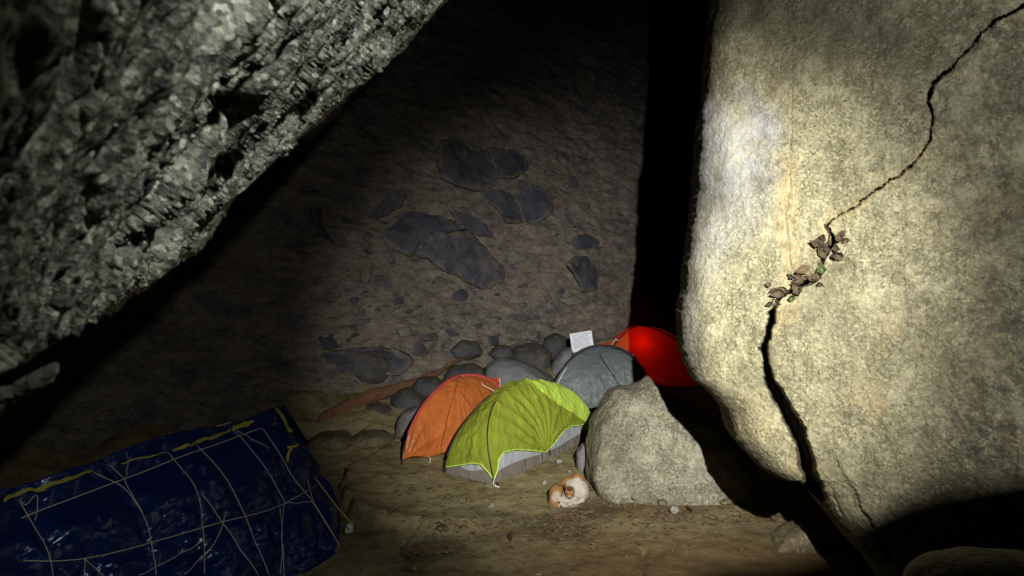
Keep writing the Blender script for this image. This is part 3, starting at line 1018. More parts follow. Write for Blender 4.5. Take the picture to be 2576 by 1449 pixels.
# ------------------------------------------------------------------ leaning log
a, b = np.array(W(795, 1068, 9.9)), np.array(W(1185, 892, 12.4))
L = 90
ns = 18
t = np.linspace(0, 1, L)
ctr = a[None] + (b - a)[None] * t[:, None]
ctr[:, 2] += 0.05 * np.sin(t * 7) + 0.03 * pn(np.stack([t * 9, t * 0, t * 0], -1))
rad = 0.085 * (0.55 + 0.75 * np.sin(np.clip(t * 1.15 + 0.12, 0, 1) * math.pi) ** 0.6) * (1 - 0.35 * t)
rad *= sstep(-0.02, 0.06, t) * sstep(1.0, 0.86, t) * 0.98 + 0.02
T = (b - a) / np.linalg.norm(b - a)
U = np.cross(T, [0, 1, 0.0])
U /= np.linalg.norm(U)
Vv = np.cross(T, U)
th = np.linspace(0, 2 * math.pi, ns, endpoint=False)
tw = t[:, None] * 1.5
prof = 1 + 0.22 * pn(np.stack([np.repeat(t[:, None] * 6, ns, 1), np.cos(th)[None] * 1.4 + 0 * t[:, None], np.sin(th)[None] * 1.4 + 0 * t[:, None]], -1)) + 0.10 * pn(
    np.stack([np.repeat(t[:, None] * 30, ns, 1), np.cos(th)[None] * 5 + 0 * t[:, None], np.sin(th)[None] * 5 + 0 * t[:, None]], -1))
LPt = ctr[:, None] + (rad[:, None] * prof)[..., None] * (np.cos(th)[None, :, None] * U * 1.0 + np.sin(th)[None, :, None] * Vv * 0.75)
V, F = LPt.reshape(-1, 3), []
for i in range(L - 1):
    for j in range(ns):
        j2 = (j + 1) % ns
        F.append((i * ns + j, i * ns + j2, (i + 1) * ns + j2, (i + 1) * ns + j))
F.append(tuple(range(ns - 1, -1, -1)))
F.append(tuple((L - 1) * ns + j for j in range(ns)))
me = mesh_from('log', V, F)
attr(me, 'along', np.repeat(t[:, None] * 4, ns, 1))
attr(me, 'around', np.repeat((0.5 + 0.5 * np.cos(th))[None], L, 0))
o = recenter(link('log', me, M['log']))
tag(o, 'long reddish brown log leaning on the dark rubble left of the orange tent', 'log')


# ------------------------------------------------------------------ tents
class HalfPole:
    def __init__(self, F, A, n=2.0, bow=(0, 0, 0)):
        ph = np.linspace(0, math.pi / 2, 81)
        c = np.cos(ph) ** (2 / n)
        s = np.sin(ph) ** (2 / n)
        c[-1] = 0
        P = np.empty((81, 3))
        P[:, 0] = A[0] + (F[0] - A[0]) * c
        P[:, 1] = A[1] + (F[1] - A[1]) * c
        P[:, 2] = F[2] + (A[2] - F[2]) * s
        P = P + np.sin(2 * ph)[:, None] * np.array(bow)
        d = np.r_[0, np.cumsum(np.linalg.norm(np.diff(P, axis=0), axis=1))]
        self.len = d[-1]
        self.d = d / d[-1]
        self.P = P

    def __call__(self, t):
        return np.stack([np.interp(t, self.d, self.P[:, k]) for k in range(3)], -1)


def panel_pts(pa, pb, s0, s1, t0, t1, ns, nt, cen, bulge=0.0, crinkle=0.008, seed=0, stars=(), offset=0.0, taut=0.0, swarp=None, freq=1.0):
    """cloth stretched between two half poles; t0/t1 may be functions of s; stars = points of tension with radiating creases"""
    s = np.linspace(0, 1, ns)
    tau = np.linspace(0, 1, nt)
    if swarp is None:
        SS = np.repeat((s0 + (s1 - s0) * s)[:, None], nt, 1)
    f0 = t0 if callable(t0) else (lambda q: 0 * q + t0)
    f1 = t1 if callable(t1) else (lambda q: 0 * q + t1)
    TT = np.repeat(tau[None], ns, 0)
    if swarp is not None:
        tq = f0(np.full((1,), 0.5)) + 0 * tau
        lo, hi = swarp
        tg = np.linspace(0, 1, nt)
        SS = lo(tg)[None] + (hi(tg) - lo(tg))[None] * s[:, None]
    TTt = f0(SS) + (f1(SS) - f0(SS)) * TT
    A, B = pa(TTt), pb(TTt)
    P = A * (1 - SS)[..., None] + B * SS[..., None]
    du = np.gradient(P, axis=0)
    dv = np.gradient(P, axis=1)
    N = np.cross(du, dv)
    N /= np.linalg.norm(N, axis=-1)[..., None] + 1e-9
    sg = np.sign(((P - cen) * N).sum(-1).mean())
    N = N * sg
    # steady normal near the apex
    Nm = N[:, : nt // 2].mean((0, 1))
    wgt = sstep(0.9, 1.0, TTt)[..., None]
    N = N * (1 - wgt) + Nm * wgt
    edge = np.sin(np.clip(SS, 0, 1) * math.pi) ** 0.6
    q = P * freq
    h = bulge * np.sin(np.clip(SS, 0, 1) * math.pi) * np.sin(np.clip(TTt, 0, 1) * math.pi)
    h = h + edge * (crinkle * ridged(q * 3.5 + seed, 3) + crinkle * 0.6 * ridged(q * 9 + seed * 2, 2))
    for (ss, ts, kk, am, ln_) in stars:
        c = pa(np.array(ts)) * (1 - ss) + pb(np.array(ts)) * ss
        d = P - c
        eu = pb(np.array(ts)) - pa(np.array(ts))
        eu = eu / np.linalg.norm(eu)
        ev = pa(np.array(min(1, ts + 0.2))) - pa(np.array(ts))
        ev = ev / np.linalg.norm(ev)
        x, y = d @ eu, d @ ev
        r = np.hypot(x, y)
        ang = np.arctan2(y, x)
        w = ang * kk + 1.6 * pn(np.stack([ang * 1.5, r * 2, r * 0 + seed], -1))
        h = h + am * (1 - np.abs(np.sin(w)) ** 0.7) * np.exp(-r / ln_) * (r / (r + 0.06))
    P = P + (h + offset)[..., None] * N
    return P


def panel(name, *a, mat=None, parent=None, **kw):
    P = panel_pts(*a, **kw)
    return link(name, grid_mesh(name, P), mat, parent), P


def ground_pt(px, py, dz=0.0):
    h, n = ray(GB, px, py)
    return np.array([h.x, h.y, h.z + dz])


def gpt(x, y):
    return np.array([x, y, float(ground_z(np.array(x), np.array(y)))])


def pole_line(name, hp, t0, t1, r, mat, parent, off=0.0, cen=None):
    P = hp(np.linspace(t0, t1, 40))
    if cen is not None:
        d = P - cen
        d /= np.linalg.norm(d, axis=1)[:, None]
        P = P + d * off
    return tube(name, P, r, mat, parent, 6)


# --- green tent
Fg, Lg, Rg = ground_pt(1245, 1222), ground_pt(1120, 1190), gpt(1.16, 9.95)
Bg = gpt(*(Lg + Rg - Fg)[:2])
Ag = W(1312, 958, 9.15)
cen = (Fg + Lg + Rg + Bg) / 4 + [0, 0, 0.35]
tg = empty('dome_tent', (cen[0], cen[1], min(Fg[2], Lg[2])), 'lime and olive green dome tent in front of the others', 'tent', 'dome tents')
pF, pL, pR, pB = HalfPole(Fg, Ag, 2.3, (-0.14, -0.04, 0.0)), HalfPole(Lg, Ag, 1.75), HalfPole(Rg, Ag, 2.05), HalfPole(Bg, Ag, 1.9)
hem = lambda s: np.interp(s, [0, 0.03, 0.06, 0.10, 0.2, 0.32, 0.45, 0.55, 0.65, 0.75, 0.88, 1.0], [0.035, 0.07, 0.14, 0.165, 0.155, 0.115, 0.06, 0.10, 0.155, 0.165, 0.14, 0.10])
hemL = lambda s: np.interp(s, [0, 0.06, 0.2, 0.4, 0.7, 1.0], [0.035, 0.07, 0.115, 0.11, 0.075, 0.04])
bound = lambda t: np.interp(t, [0, 0.1, 0.25, 0.5, 0.75, 0.9, 1.0], [0.93, 0.84, 0.70, 0.58, 0.50, 0.42, 0.25]) + 0.012 * pn(np.stack([t * 14, t * 0, t * 0], -1))
stars = [(0.45, 0.06, 11, 0.055, 0.7), (0.1, 0.95, 7, 0.022, 0.4), (0.75, 0.5, 7, 0.022, 0.3), (0.5, 0.75, 6, 0.018, 0.3), (0.08, 0.4, 6, 0.02, 0.3)]
P1 = panel('fly_panel', pF, pR, 0, 1, hem, 0.995, 130, 110, cen, bulge=0.03, crinkle=0.014, seed=1, stars=stars,
           swarp=(lambda t: 0 * t, bound), mat=M['olive'], parent=tg)
P1[0]['label'] = 'olive green side panel'
P2_ = panel('fly_panel', pF, pR, 0, 1, hem, 0.995, 60, 110, cen, bulge=0.03, crinkle=0.014, seed=1, stars=stars, offset=0.006,
            swarp=(lambda t: bound(t) - 0.01, lambda t: 0 * t + 1), mat=M['lime'], parent=tg)
P2_[0]['label'] = 'bright lime band along the top'
P3_ = panel('fly_panel', pF, pL, 0, 1, hemL, 0.995, 70, 100, cen, bulge=0.02, crinkle=0.018, seed=5, stars=[(0.05, 0.06, 5, 0.012, 0.4), (0.5, 0.8, 5, 0.012, 0.3)], mat=M['olive'], parent=tg)
P3_[0]['label'] = 'olive green end panel'
panel('fly_panel', pL, pB, 0, 1, 0.04, 0.995, 60, 60, cen, bulge=0.02, seed=7, mat=M['olive'], parent=tg)
panel('fly_panel', pB, pR, 0, 1, 0.04, 0.995, 60, 60, cen, bulge=0.02, seed=8, mat=M['lime'], parent=tg)
# hems
he = np.concatenate([P1[1][:, 0], P2_[1][1:, 0]])
tube('hem', he, 0.008, M['trim'], tg)
tube('hem', P3_[1][:, 0], 0.008, M['trim'], tg)
# inner tent and groundsheet below the fly
for (a_, b_, sd) in ((pF, pR, 1), (pF, pL, 2)):
    panel('inner_wall', a_, b_, 0.02, 0.98, 0.05, 0.35, 60, 24, cen, crinkle=0.012, seed=sd, offset=-0.035, mat=M['inner'], parent=tg)
    panel('groundsheet', a_, b_, 0, 1, -0.0, lambda s: 0.065 + 0.012 * np.sin(s * 9), 60, 10, cen, crinkle=0.010, seed=sd + 4, offset=-0.02, mat=M['tub'], parent=tg)
pole_line('pole', pF, 0, 0.55, 0.008, M['pole'], tg, 0.008, cen)
pole_line('seam', pF, 0.05, 0.97, 0.004, M['olive'], tg, 0.010, cen)
pole_line('pole', pL, 0, 0.9, 0.009, M['pole'], tg, 0.010, cen)
pole_line('pole', pR, 0, 0.98, 0.007, M['pole'], tg, 0.0, cen)
# vent: dark net under a small hood on the end panel
vp = panel_pts(pF, pL, 0.42, 0.86, lambda s: 0.70 + 0.10 * (np.abs(s - 0.64) / 0.22) ** 2, lambda s: 0.89 - 0.05 * (np.abs(s - 0.64) / 0.22) ** 2, 20, 14, cen, crinkle=0.003, offset=0.022)
link('vent', grid_mesh('vent', vp), M['mesh_dark'], tg)
vr = np.concatenate([vp[:, -1], vp[::-1, 0], vp[:1, -1]])
tube('vent_rim', vr, 0.009, M['olive'], tg)
tube('strap', [P1[1][int(130 * 0.52), 0], P1[1][int(130 * 0.52), 0] + [0.01, -0.02, -0.07]], 0.008, M['pole'], tg)
tube('guy_line', [Fg + [0, -0.01, 0.09], Fg + [-0.02, -0.03, 0.03], Fg + [0.01, -0.06, 0.01], Fg + [0.05, -0.05, 0.0]], 0.008, M['white_cord'], tg)
tube('peg', [Fg + [0.03, -0.04, 0.05], Fg + [0.05, -0.05, -0.05]], 0.010, M['pole'], tg)

# --- orange tent
Fo, Ro = ground_pt(1012, 1168), gpt(-0.42, 9.35)
Bo, So = gpt(-1.02, 10.4), gpt(-0.02, 10.55)
Ao = W(1158, 947, 9.75)
cen = (Fo + Ro + Bo + So) / 4 + [0, 0, 0.35]
to = empty('dome_tent', (cen[0], cen[1], Fo[2]), 'orange dome tent with a pink ridge sleeve, left of the green tent', 'tent', 'dome tents')
qF, qR, qB, qS = HalfPole(Fo, Ao, 1.85), HalfPole(Ro, Ao, 2.0), HalfPole(Bo, Ao, 1.7), HalfPole(So, Ao, 2.3)
so = [(0.0, 0.02, 14, 0.045, 0.9), (0.42, 0.68, 5, 0.025, 0.25), (0.8, 0.75, 6, 0.015, 0.3), (0.3, 0.04, 8, 0.02, 0.3)]
op = panel('fly_panel', qF, qR, 0, 1, lambda s: 0.03 + 0.012 * np.sin(s * 14), 0.995, 110, 100, cen, bulge=0.03, crinkle=0.010, seed=13, stars=so, mat=M['orange'], parent=to)
panel('fly_panel', qF, qB, 0, 1, 0.03, 0.995, 50, 60, cen, bulge=0.03, seed=14, mat=M['orange'], parent=to)
panel('fly_panel', qB, qS, 0, 1, 0.03, 0.995, 50, 60, cen, bulge=0.03, seed=15, mat=M['orange'], parent=to)
panel('fly_panel', qR, qS, 0, 1, 0.03, 0.995, 50, 60, cen, bulge=0.03, seed=16, mat=M['orange'], parent=to)
pole_line('pole_sleeve', qF, 0.2, 0.995, np.linspace(0.016, 0.034, 40), M['pink'], to, 0.004, cen)
pole_line('pole_sleeve', qS, 0.45, 0.995, 0.03, M['pink'], to, 0.004, cen)
pole_line('pole', qF, 0.0, 0.22, 0.009, M['pole'], to, 0.01, cen)
ms = op[1][int(110 * 0.46), :] + np.array([0.0, -0.012, 0.004])
tube('zip', ms, 0.004, M['pole'], to)
fl = op[1][int(110 * 0.27):int(110 * 0.46), 62] + np.array([0, -0.012, 0.0])
tube('flap_seam', fl, 0.006, M['redflap'], to)
tube('toggle', [fl[0] + [0, -0.006, 0], fl[3] + [0.03, -0.02, -0.07]], 0.006, M['pole'], to)
hc = op[1][int(110 * 0.30), 0]
tube('guy_line', [hc + [0, -0.02, 0.02], hc + [0.03, -0.05, -0.02], hc + [0.02, -0.08, -0.08], hc + [-0.03, -0.10, -0.10]], 0.007, M['white_cord'], to)
tube('guy_line', [hc + [0.10, -0.12, -0.09], hc + [0.2, -0.14, -0.085], hc + [0.30, -0.16, -0.07]], 0.007, M['white_cord'], to)
# raised red flap behind the ridge
f0 = [W(1222, 957, 10.3), W(1246, 950, 10.35), W(1257, 950, 10.4), W(1262, 975, 10.4), W(1268, 995, 10.3), W(1240, 985, 10.2), W(1222, 966, 10.2)]
f1 = [p + np.array([0.0, 0.30, -0.16]) for p in f0]
V = f0 + f1
F = [tuple(range(7))] + [(i, i + 7, (i + 1) % 7 + 7, (i + 1) % 7) for i in range(7)]
link('vent_hood', mesh_from('vent_hood', V, F, False), M['redflap'], to)
tube('guy_line', [W(1256, 952, 10.3), W(1258, 962, 10.3), W(1258, 978, 10.3)], 0.006, M['white_cord'], to)
tube('guy_line', [W(1210, 958, 9.9), W(1214, 968, 9.85), W(1240, 982, 9.8), W(1262, 990, 9.8)], 0.005, M['white_cord'], to)

# --- grey tent
Fy, Ry = gpt(0.60, 11.45), gpt(2.28, 11.5)
By, Sy = gpt(1.05, 12.9), gpt(2.35, 12.9)
Ay = W(1512, 870, 12.15)
cen = (Fy + Ry + By + Sy) / 4 + [0, 0, 0.35]
ty = empty('dome_tent', (cen[0], cen[1], Fy[2]), 'slate grey dome tent behind the pointed boulder, below the sign', 'tent', 'dome tents')
yF, yR, yB, yS = HalfPole(Fy, Ay, 2.0), HalfPole(Ry, Ay, 2.25), HalfPole(By, Ay, 2.0), HalfPole(Sy, Ay, 2.2)
sy = [(0.1, 0.9, 6, 0.012, 0.4), (0.0, 0.3, 7, 0.012, 0.5), (1.0, 0.25, 6, 0.012, 0.4)]
yp = panel('fly_panel', yF, yR, 0, 1, 0.02, 0.86, 120, 90, cen, bulge=0.03, crinkle=0.014, seed=23, stars=sy, mat=M['greyfly'], parent=ty, freq=1.4)
panel('roof_panel', yF, yR, 0, 1, 0.85, 0.995, 60, 30, cen, bulge=0.01, crinkle=0.004, seed=24, offset=0.012, mat=M['greydark'], parent=ty)
panel('fly_panel', yR, yS, 0, 1, 0.02, 0.995, 60, 60, cen, bulge=0.03, crinkle=0.012, seed=25, mat=M['greyfly'], parent=ty)
panel('fly_panel', yF, yB, 0, 1, 0.02, 0.995, 60, 60, cen, bulge=0.03, crinkle=0.012, seed=26, mat=M['greyfly'], parent=ty)
panel('fly_panel', yB, yS, 0, 1, 0.02, 0.995, 60, 60, cen, bulge=0.03, crinkle=0.012, seed=27, mat=M['greyfly'], parent=ty)
pole_line('pole', yF, 0, 0.98, 0.012, M['pole'], ty, 0.004, cen)
pole_line('pole', yR, 0, 0.98, 0.018, M['pole'], ty, 0.006, cen)
sm = np.array([yp[1][int(36 + 62 * q), int(88 - 86 * q)] for q in np.linspace(0, 1, 30)]) + np.array([0, -0.012, 0.006])
tube('seam', sm, 0.009, M['pole'], ty)
tube('hem', yp[1][:, 0], 0.012, M['pole'], ty)
# small peaked hood at the top
hv = [W(1478, 893, 11.85), W(1505, 872, 11.8), W(1537, 893, 11.85), W(1508, 897, 11.72)]
hb = [p + np.array([0, 0.22, -0.02]) for p in hv[:3]]
link('vent_hood', mesh_from('vent_hood', hv + hb, [(0, 3, 1), (3, 2, 1), (0, 1, 5, 4), (1, 2, 6, 5)], False), M['greydark'], ty)
gl = yF(np.linspace(0.18, 0.46, 8)) + np.array([0.045, -0.06, 0.0])
tube('guy_line', gl, 0.008, M['white_cord'], ty)
gl = yR(np.linspace(0.62, 0.26, 14)) + np.array([0.02, -0.05, 0.02]) + 0.02 * np.stack([np.sin(np.arange(14) * 1.3), 0 * np.arange(14), np.cos(np.arange(14) * 0.9)], -1)
tube('guy_line', gl, 0.009, M['white_cord'], ty)

# --- red tent with a lamp inside
Fr, Rr_ = gpt(1.82, 14.0), gpt(3.75, 13.7)
Br, Sr = gpt(2.0, 15.3), gpt(3.9, 15.2)
Ar = W(1606, 820, 14.5)
cen = (Fr + Rr_ + Br + Sr) / 4 + [0, 0, 0.35]
tr_ = empty('dome_tent', (cen[0], cen[1], Fr[2]), 'red dome tent glowing from a lamp inside, farthest of the tents', 'tent', 'dome tents')
rF, rR, rB, rS = HalfPole(Fr, Ar, 1.55), HalfPole(Rr_, Ar, 1.75), HalfPole(Br, Ar, 1.6), HalfPole(Sr, Ar, 1.9)
for (a_, b_, sd, na_) in ((rF, rR, 33, 80), (rF, rB, 34, 40), (rR, rS, 35, 40), (rB, rS, 36, 40)):
    panel('fly_panel', a_, b_, 0, 1, 0.02, 0.995, na_, 70, cen, bulge=0.03, crinkle=0.004, seed=sd, mat=M['redfly'], parent=tr_)
pole_line('pole', rR, 0, 0.98, 0.022, M['pole'], tr_, 0.004, cen)
pole_line('pole', rF, 0.1, 0.98, 0.012, M['pole'], tr_, 0.004, cen)
vs = [W(1488, 872, 14.0), W(1520, 862, 14.0), W(1545, 856, 14.1), W(1545, 900, 14.1), W(1488, 880, 13.9)]
vb = [p + np.array([0, 0.35, -0.05]) for p in vs]
link('vestibule', mesh_from('vestibule', vs + vb, [tuple(range(5))] + [(i, (i + 1) % 5, (i + 1) % 5 + 5, i + 5) for i in range(5)], False), M['redfly'], tr_)
tube('guy_line', [W(1538, 868, 13.85), W(1545, 858, 13.85), W(1549, 853, 13.85), W(1555, 857, 13.85)], 0.012, M['rope'], tr_)
tube('guy_line', [W(1495, 872, 13.85), W(1500, 868, 13.85), W(1512, 875, 13.85)], 0.010, M['rope'], tr_)
ld = bpy.data.lights.new('tent_lamp', 'POINT')
ld.energy = 5.0
ld.color = (1.0, 0.03, 0.012)
ld.shadow_soft_size = 0.09
lo = bpy.data.objects.new('tent_lamp', ld)
COL.objects.link(lo)
lo.location = Vector(W(1614, 874, 14.30))

# ------------------------------------------------------------------ notice board
TL, TR, BL = W(1433, 840, 12.7), W(1488, 831, 12.7), W(1439.5, 887, 12.7)
ex, ey = TR - TL, BL - TL
sg_ = empty('notice_board', W(1441, 905, 12.72), 'small white tilted notice with seven lines of print above the grey tent', 'sign')
out = [(0.0, 0.0), (0.96, 0.0), (1.0, 0.05), (1.0, 0.80), (0.84, 0.845), (0.85, 1.0), (0.0, 1.0)]
fr = [TL + ex * u + ey * v for u, v in out]
nrm = np.cross(ey, ex)
nrm /= np.linalg.norm(nrm)
if nrm[1] > 0:
    nrm = -nrm
bk = [p - nrm * 0.006 for p in fr]
n_ = len(out)
link('board', mesh_from('board', fr + bk, [tuple(range(n_)), tuple(range(2 * n_ - 1, n_ - 1, -1))] + [(i, i + n_, (i + 1) % n_ + n_, (i + 1) % n_) for i in range(n_)], False), M['board'], sg_)
LINES = [('IT IS STRICTLY PROHIBITED TO', 0.10, 0.97, 0.15), ('SET UP CAMP NEAR LAKE', 0.10, 0.80, 0.26), ('CAMPING AND DRINKING IN', 0.10, 0.81, 0.37),
         ('PROHIBITED IN THE TEMPLE', 0.10, 0.85, 0.48), ('STRICT  ACTION  WILL  BE', 0.10, 0.80, 0.60), ('TAKEN IF INSTRUCTION ARE', 0.10, 0.85, 0.70), ('IGNORED WILL BE FINE RS 10K', 0.10, 0.86, 0.81)]
for txt, u0, u1, vb_ in LINES:
    cu = bpy.data.curves.new('text_line', 'FONT')
    cu.body = txt
    cu.size = 1.0
    tmp = bpy.data.objects.new('text_line', cu)
    COL.objects.link(tmp)
    dg = bpy.context.evaluated_depsgraph_get()
    me = bpy.data.meshes.new_from_object(tmp.evaluated_get(dg))
    bpy.data.objects.remove(tmp)
    c = np.array([v.co[:] for v in me.vertices])
    wd = c[:, 0].max() - c[:, 0].min()
    for v in me.vertices:
        u = u0 + (v.co.x - c[:, 0].min()) / wd * (u1 - u0)
        vv = vb_ - v.co.y * 0.085
        p = TL + ex * u + ey * vv + nrm * 0.002
        v.co = Vector(p)
    me.materials.clear()
    link('text_line', me, M['ink'], sg_)
tube('post', [W(1440, 880, 12.715), W(1441, 905, 12.72), W(1443, 960, 12.75)], 0.018, M['post'], sg_)

# ------------------------------------------------------------------ blue tarpaulin bundle with ropes
T0, T1 = W(690, 1026, 6.9), W(-60, 1245, 4.05)
G0, G1 = ground_pt(852, 1390), gpt(-2.75, 3.55)
root = empty('tarpaulin_bundle', ((T0[0] + T1[0]) / 2, (T0[1] + T1[1]) / 2, 0.0), 'long heap under a shiny blue tarpaulin lashed with pale ropes', 'bundle')
nsu, nsv = 260, 150
u = np.linspace(0, 1.0, nsu)
v = np.linspace(0, 1, nsv)
pv = [0, 0.155, 0.31, 0.5, 0.70, 0.78, 1.0]
ph_end = [0, 0.15, 0.29, 0.45, 0.63, 0.71, 1.0]
ph_mid = [0, 0.30, 0.55, 0.72, 0.90, 0.97, 1.0]
he_, hm_ = np.interp(v, pv, ph_end), np.interp(v, pv, ph_mid)
wend = np.exp(-u / 0.16)[:, None]
H = he_[None] * wend + hm_[None] * (1 - wend)
top_ = T0[None] + (T1 - T0)[None] * u[:, None]
bot_ = G0[None] + (G1 - G0)[None] * u[:, None]
TP = np.empty((nsu, nsv, 3))
TP[..., 0] = top_[:, None, 0] + (bot_ - top_)[:, None, 0] * H
TP[..., 1] = top_[:, None, 1] + (bot_ - top_)[:, None, 1] * H
TP[..., 2] = top_[:, None, 2] + (bot_ - top_)[:, None, 2] * v[None]
TP[..., 2] += -0.05 * np.sin(u * 9.0)[:, None] * (1 - v)[None] * 0.6
tn = np.array([0.75, -0.45, 0.5])
tn /= np.linalg.norm(tn)
Uu, Vv2 = np.meshgrid(u, v, indexing='ij')
q = np.stack([Uu * 7, Vv2 * 3, Uu * 0], -1)
fold = 0.05 * fbm(q * 1.1, 3) + 0.13 * fbm(q * 0.42 + 7, 2)
# pulled creases running towards the lashing points
for (uc, vc, kk, am, lr) in ((0.06, 0.46, 9, 0.05, 0.22), (0.14, 0.62, 7, 0.04, 0.16), (0.30, 0.66, 7, 0.035, 0.14), (0.48, 0.62, 6, 0.03, 0.14), (0.05, 0.93, 6, 0.03, 0.15)):
    du_, dv_ = (Uu - uc) * 2.4, (Vv2 - vc) * 1.0
    r = np.hypot(du_, dv_)
    an = np.arctan2(dv_, du_)
    fold = fold + am * (1 - np.abs(np.sin(an * kk / 2 + 1.3 * pn(np.stack([an, r * 3, r * 0 + uc * 9], -1))))) * np.exp(-r / lr) * (r / (r + 0.03))
    fold = fold - 0.05 * np.exp(-(r / 0.06) ** 2)
fold = fold + 0.012 * ridged(q * np.array([2.0, 5, 1]) + 4, 3) + 0.02 * ridged(np.stack([Uu * 6 + Vv2 * 4, Vv2 * 2.5 - Uu * 3, Uu * 0], -1), 3)
fold = fold * np.clip(np.minimum(u / 0.01, 1), 0, 1)[:, None]
def zt(a_, b_):
    return (a_ * 0.354, 974.8 + b_ * 0.354)


ROPES = [
    ([(1960, 262), (1900, 278), (1560, 400), (1230, 525), (900, 645), (650, 745), (380, 850), (130, 940)], 0.010),
    ([(2240, 705), (2110, 780), (1985, 855), (1780, 912), (1580, 960), (1320, 1030), (1075, 1100), (830, 1165), (590, 1222), (370, 1240), (160, 1245)], 0.009),
    ([(1640, 300), (1700, 355), (1760, 425), (1850, 540), (1920, 640), (2020, 825)], 0.009),
    ([(2020, 828), (1998, 1050), (2012, 1340)], 0.008),
    ([(1985, 858), (2004, 1040), (1982, 1335)], 0.008),
    ([(1860, 300), (1990, 490), (2100, 680), (2215, 820), (2290, 950), (2450, 1198)], 0.010),
    ([(2012, 828), (2110, 826), (2215, 820)], 0.009),
    ([(2170, 655), (2195, 740), (2215, 820), (2330, 1000), (2440, 1190)], 0.008),
    ([(1375, 410), (1510, 550), (1620, 690), (1700, 850), (1780, 1030), (1900, 1340)], 0.009),
    ([(1180, 460), (1300, 600), (1380, 700), (1425, 890), (1435, 990), (1450, 1170), (1455, 1340)], 0.008),
    ([(1425, 760), (1520, 900), (1680, 1130), (1830, 1340)], 0.009),
    ([(660, 610), (880, 720), (1005, 895), (1055, 1000), (1110, 1340)], 0.009),
    ([(780, 560), (870, 660), (940, 790), (1005, 895)], 0.008),
    ([(130, 830), (250, 1020), (350, 1240), (370, 1340)], 0.008),
    ([(590, 1222), (598, 1340)], 0.008),
    ([(595, 1222), (730, 1340)], 0.008),
    ([(1595, 880), (1550, 1060), (1460, 1190), (1300, 1340)], 0.008),
    ([(905, 540), (895, 620), (880, 650)], 0.007),
    ([(1440, 1090), (1250, 1200), (975, 1340)], 0.007),
    ([(120, 800), (170, 850), (250, 760), (260, 900), (240, 950)], 0.007),
    ([(1640, 300), (1770, 360)], 0.008),
    ([(1760, 360), (1905, 440)], 0.006),
]

# the lashings bite into the cloth and it billows between them
PXt = 1288 + FP * TP[..., 0] / TP[..., 1]
PYt = 724.5 - FP * (TP[..., 2] - CAMZ) / TP[..., 1]
dmin = np.full(PXt.shape, 1e3)
for pts, r_ in ROPES:
    d_, _ = seg_dist(np.stack([PXt, PYt], -1), [zt(*p) for p in pts])
    dmin = np.minimum(dmin, d_)
dm = dmin * TP[..., 1] / FP
fold = fold + 0.085 * (1 - np.exp(-(dm / 0.13) ** 1.4)) - 0.045 + 0.018 * pn(np.stack([Uu * 30, Vv2 * 12, Uu * 0], -1)) * np.exp(-dm / 0.08)
TP = TP + fold[..., None] * tn
# back slope and far end
bkp = []
for w_, dz in ((0.02, -0.01), (0.08, -0.09), (0.25, -0.3), (0.6, -0.5), (0.85, -0.9), (0.95, -1.35)):
    b = TP[:, 0].copy()
    b[:, 0] -= w_ * 0.95
    b[:, 1] += w_ * 0.25
    b[:, 2] += dz
    bkp.append(b)
FU = np.concatenate([np.stack(bkp[::-1], 1), TP], 1)
sx_ = np.interp(v, [0, 0.16, 0.38, 0.54, 0.69, 0.94, 1.0], [694, 731, 786, 793, 856, 850, 846])
sy_ = 1026 + v * 364
SIL = np.stack([W(a_, b_, TP[0, k_, 1] + 0.10 + 0.25 * math.sin(math.pi * v[k_])) for k_, (a_, b_) in enumerate(zip(sx_, sy_))])
SIL = SIL + 0.03 * np.stack([fbm(SIL * 5, 3), fbm(SIL * 5 + 8, 3), fbm(SIL * 5 + 19, 3)], -1)
bk0 = FU[0, :6] + np.array([0.05, 0.18, 0.0])
silf = np.concatenate([bk0, SIL], 0)[None]
mids = []
for f_ in (0.2, 0.4, 0.6, 0.8):
    m_ = FU[:1] * (1 - f_) + silf * f_
    m_ = m_ + 0.035 * math.sin(f_ * math.pi) * np.array([0.8, -0.3, 0.1]) + 0.03 * fbm(m_ * 4 + 3, 3)[..., None] * np.array([0.8, -0.5, 0.1])
    mids.append(m_)
capm = silf * 0.4 + silf.mean(1, keepdims=True) * 0.6
capm[..., 1] += 0.25
FU = np.concatenate([capm, silf] + mids[::-1] + [FU], 0)
me = grid_mesh('tarp', FU)
TB = bvh_of(me)
link('tarp', me, M['tarp'], root)


def on_tarp(pts, off=0.02, n=24, sag=0.0):
    q = resample(np.array([zt(*p) for p in pts]), n)
    res = []
    last = None
    for a_, b_ in q:
        h_, nn = ray(TB, a_, b_, off)
        if h_ is None or h_.y > 8.5:
            if last is None:
                continue
            h_ = Vector(W(a_, b_, last.y))
        res.append(np.array(h_[:]))
        last = h_
    res = np.array(res)
    if len(res) > 4:
        for _ in range(3):
            m = res.copy()
            m[1:-1] = 0.25 * res[:-2] + 0.5 * res[1:-1] + 0.25 * res[2:]
            d = m - np.array([0, 0, CAMZ])
            res = m - d / np.linalg.norm(d, axis=1)[:, None] * 0.004
    return res


for pts, r_ in ROPES:
    P = on_tarp(pts)
    if len(P) > 2:
        tube('rope', P, r_ * 0.36, M['rope'], root, 6)
# a rope stretched above the ridge
rp = resample(np.array([W(585, 1069, 6.45), W(273, 1167, 5.2), W(82, 1237, 4.55)]), 20)
rp[:, 2] += 0.03
tube('rope', rp, 0.005, M['rope'], root, 6)
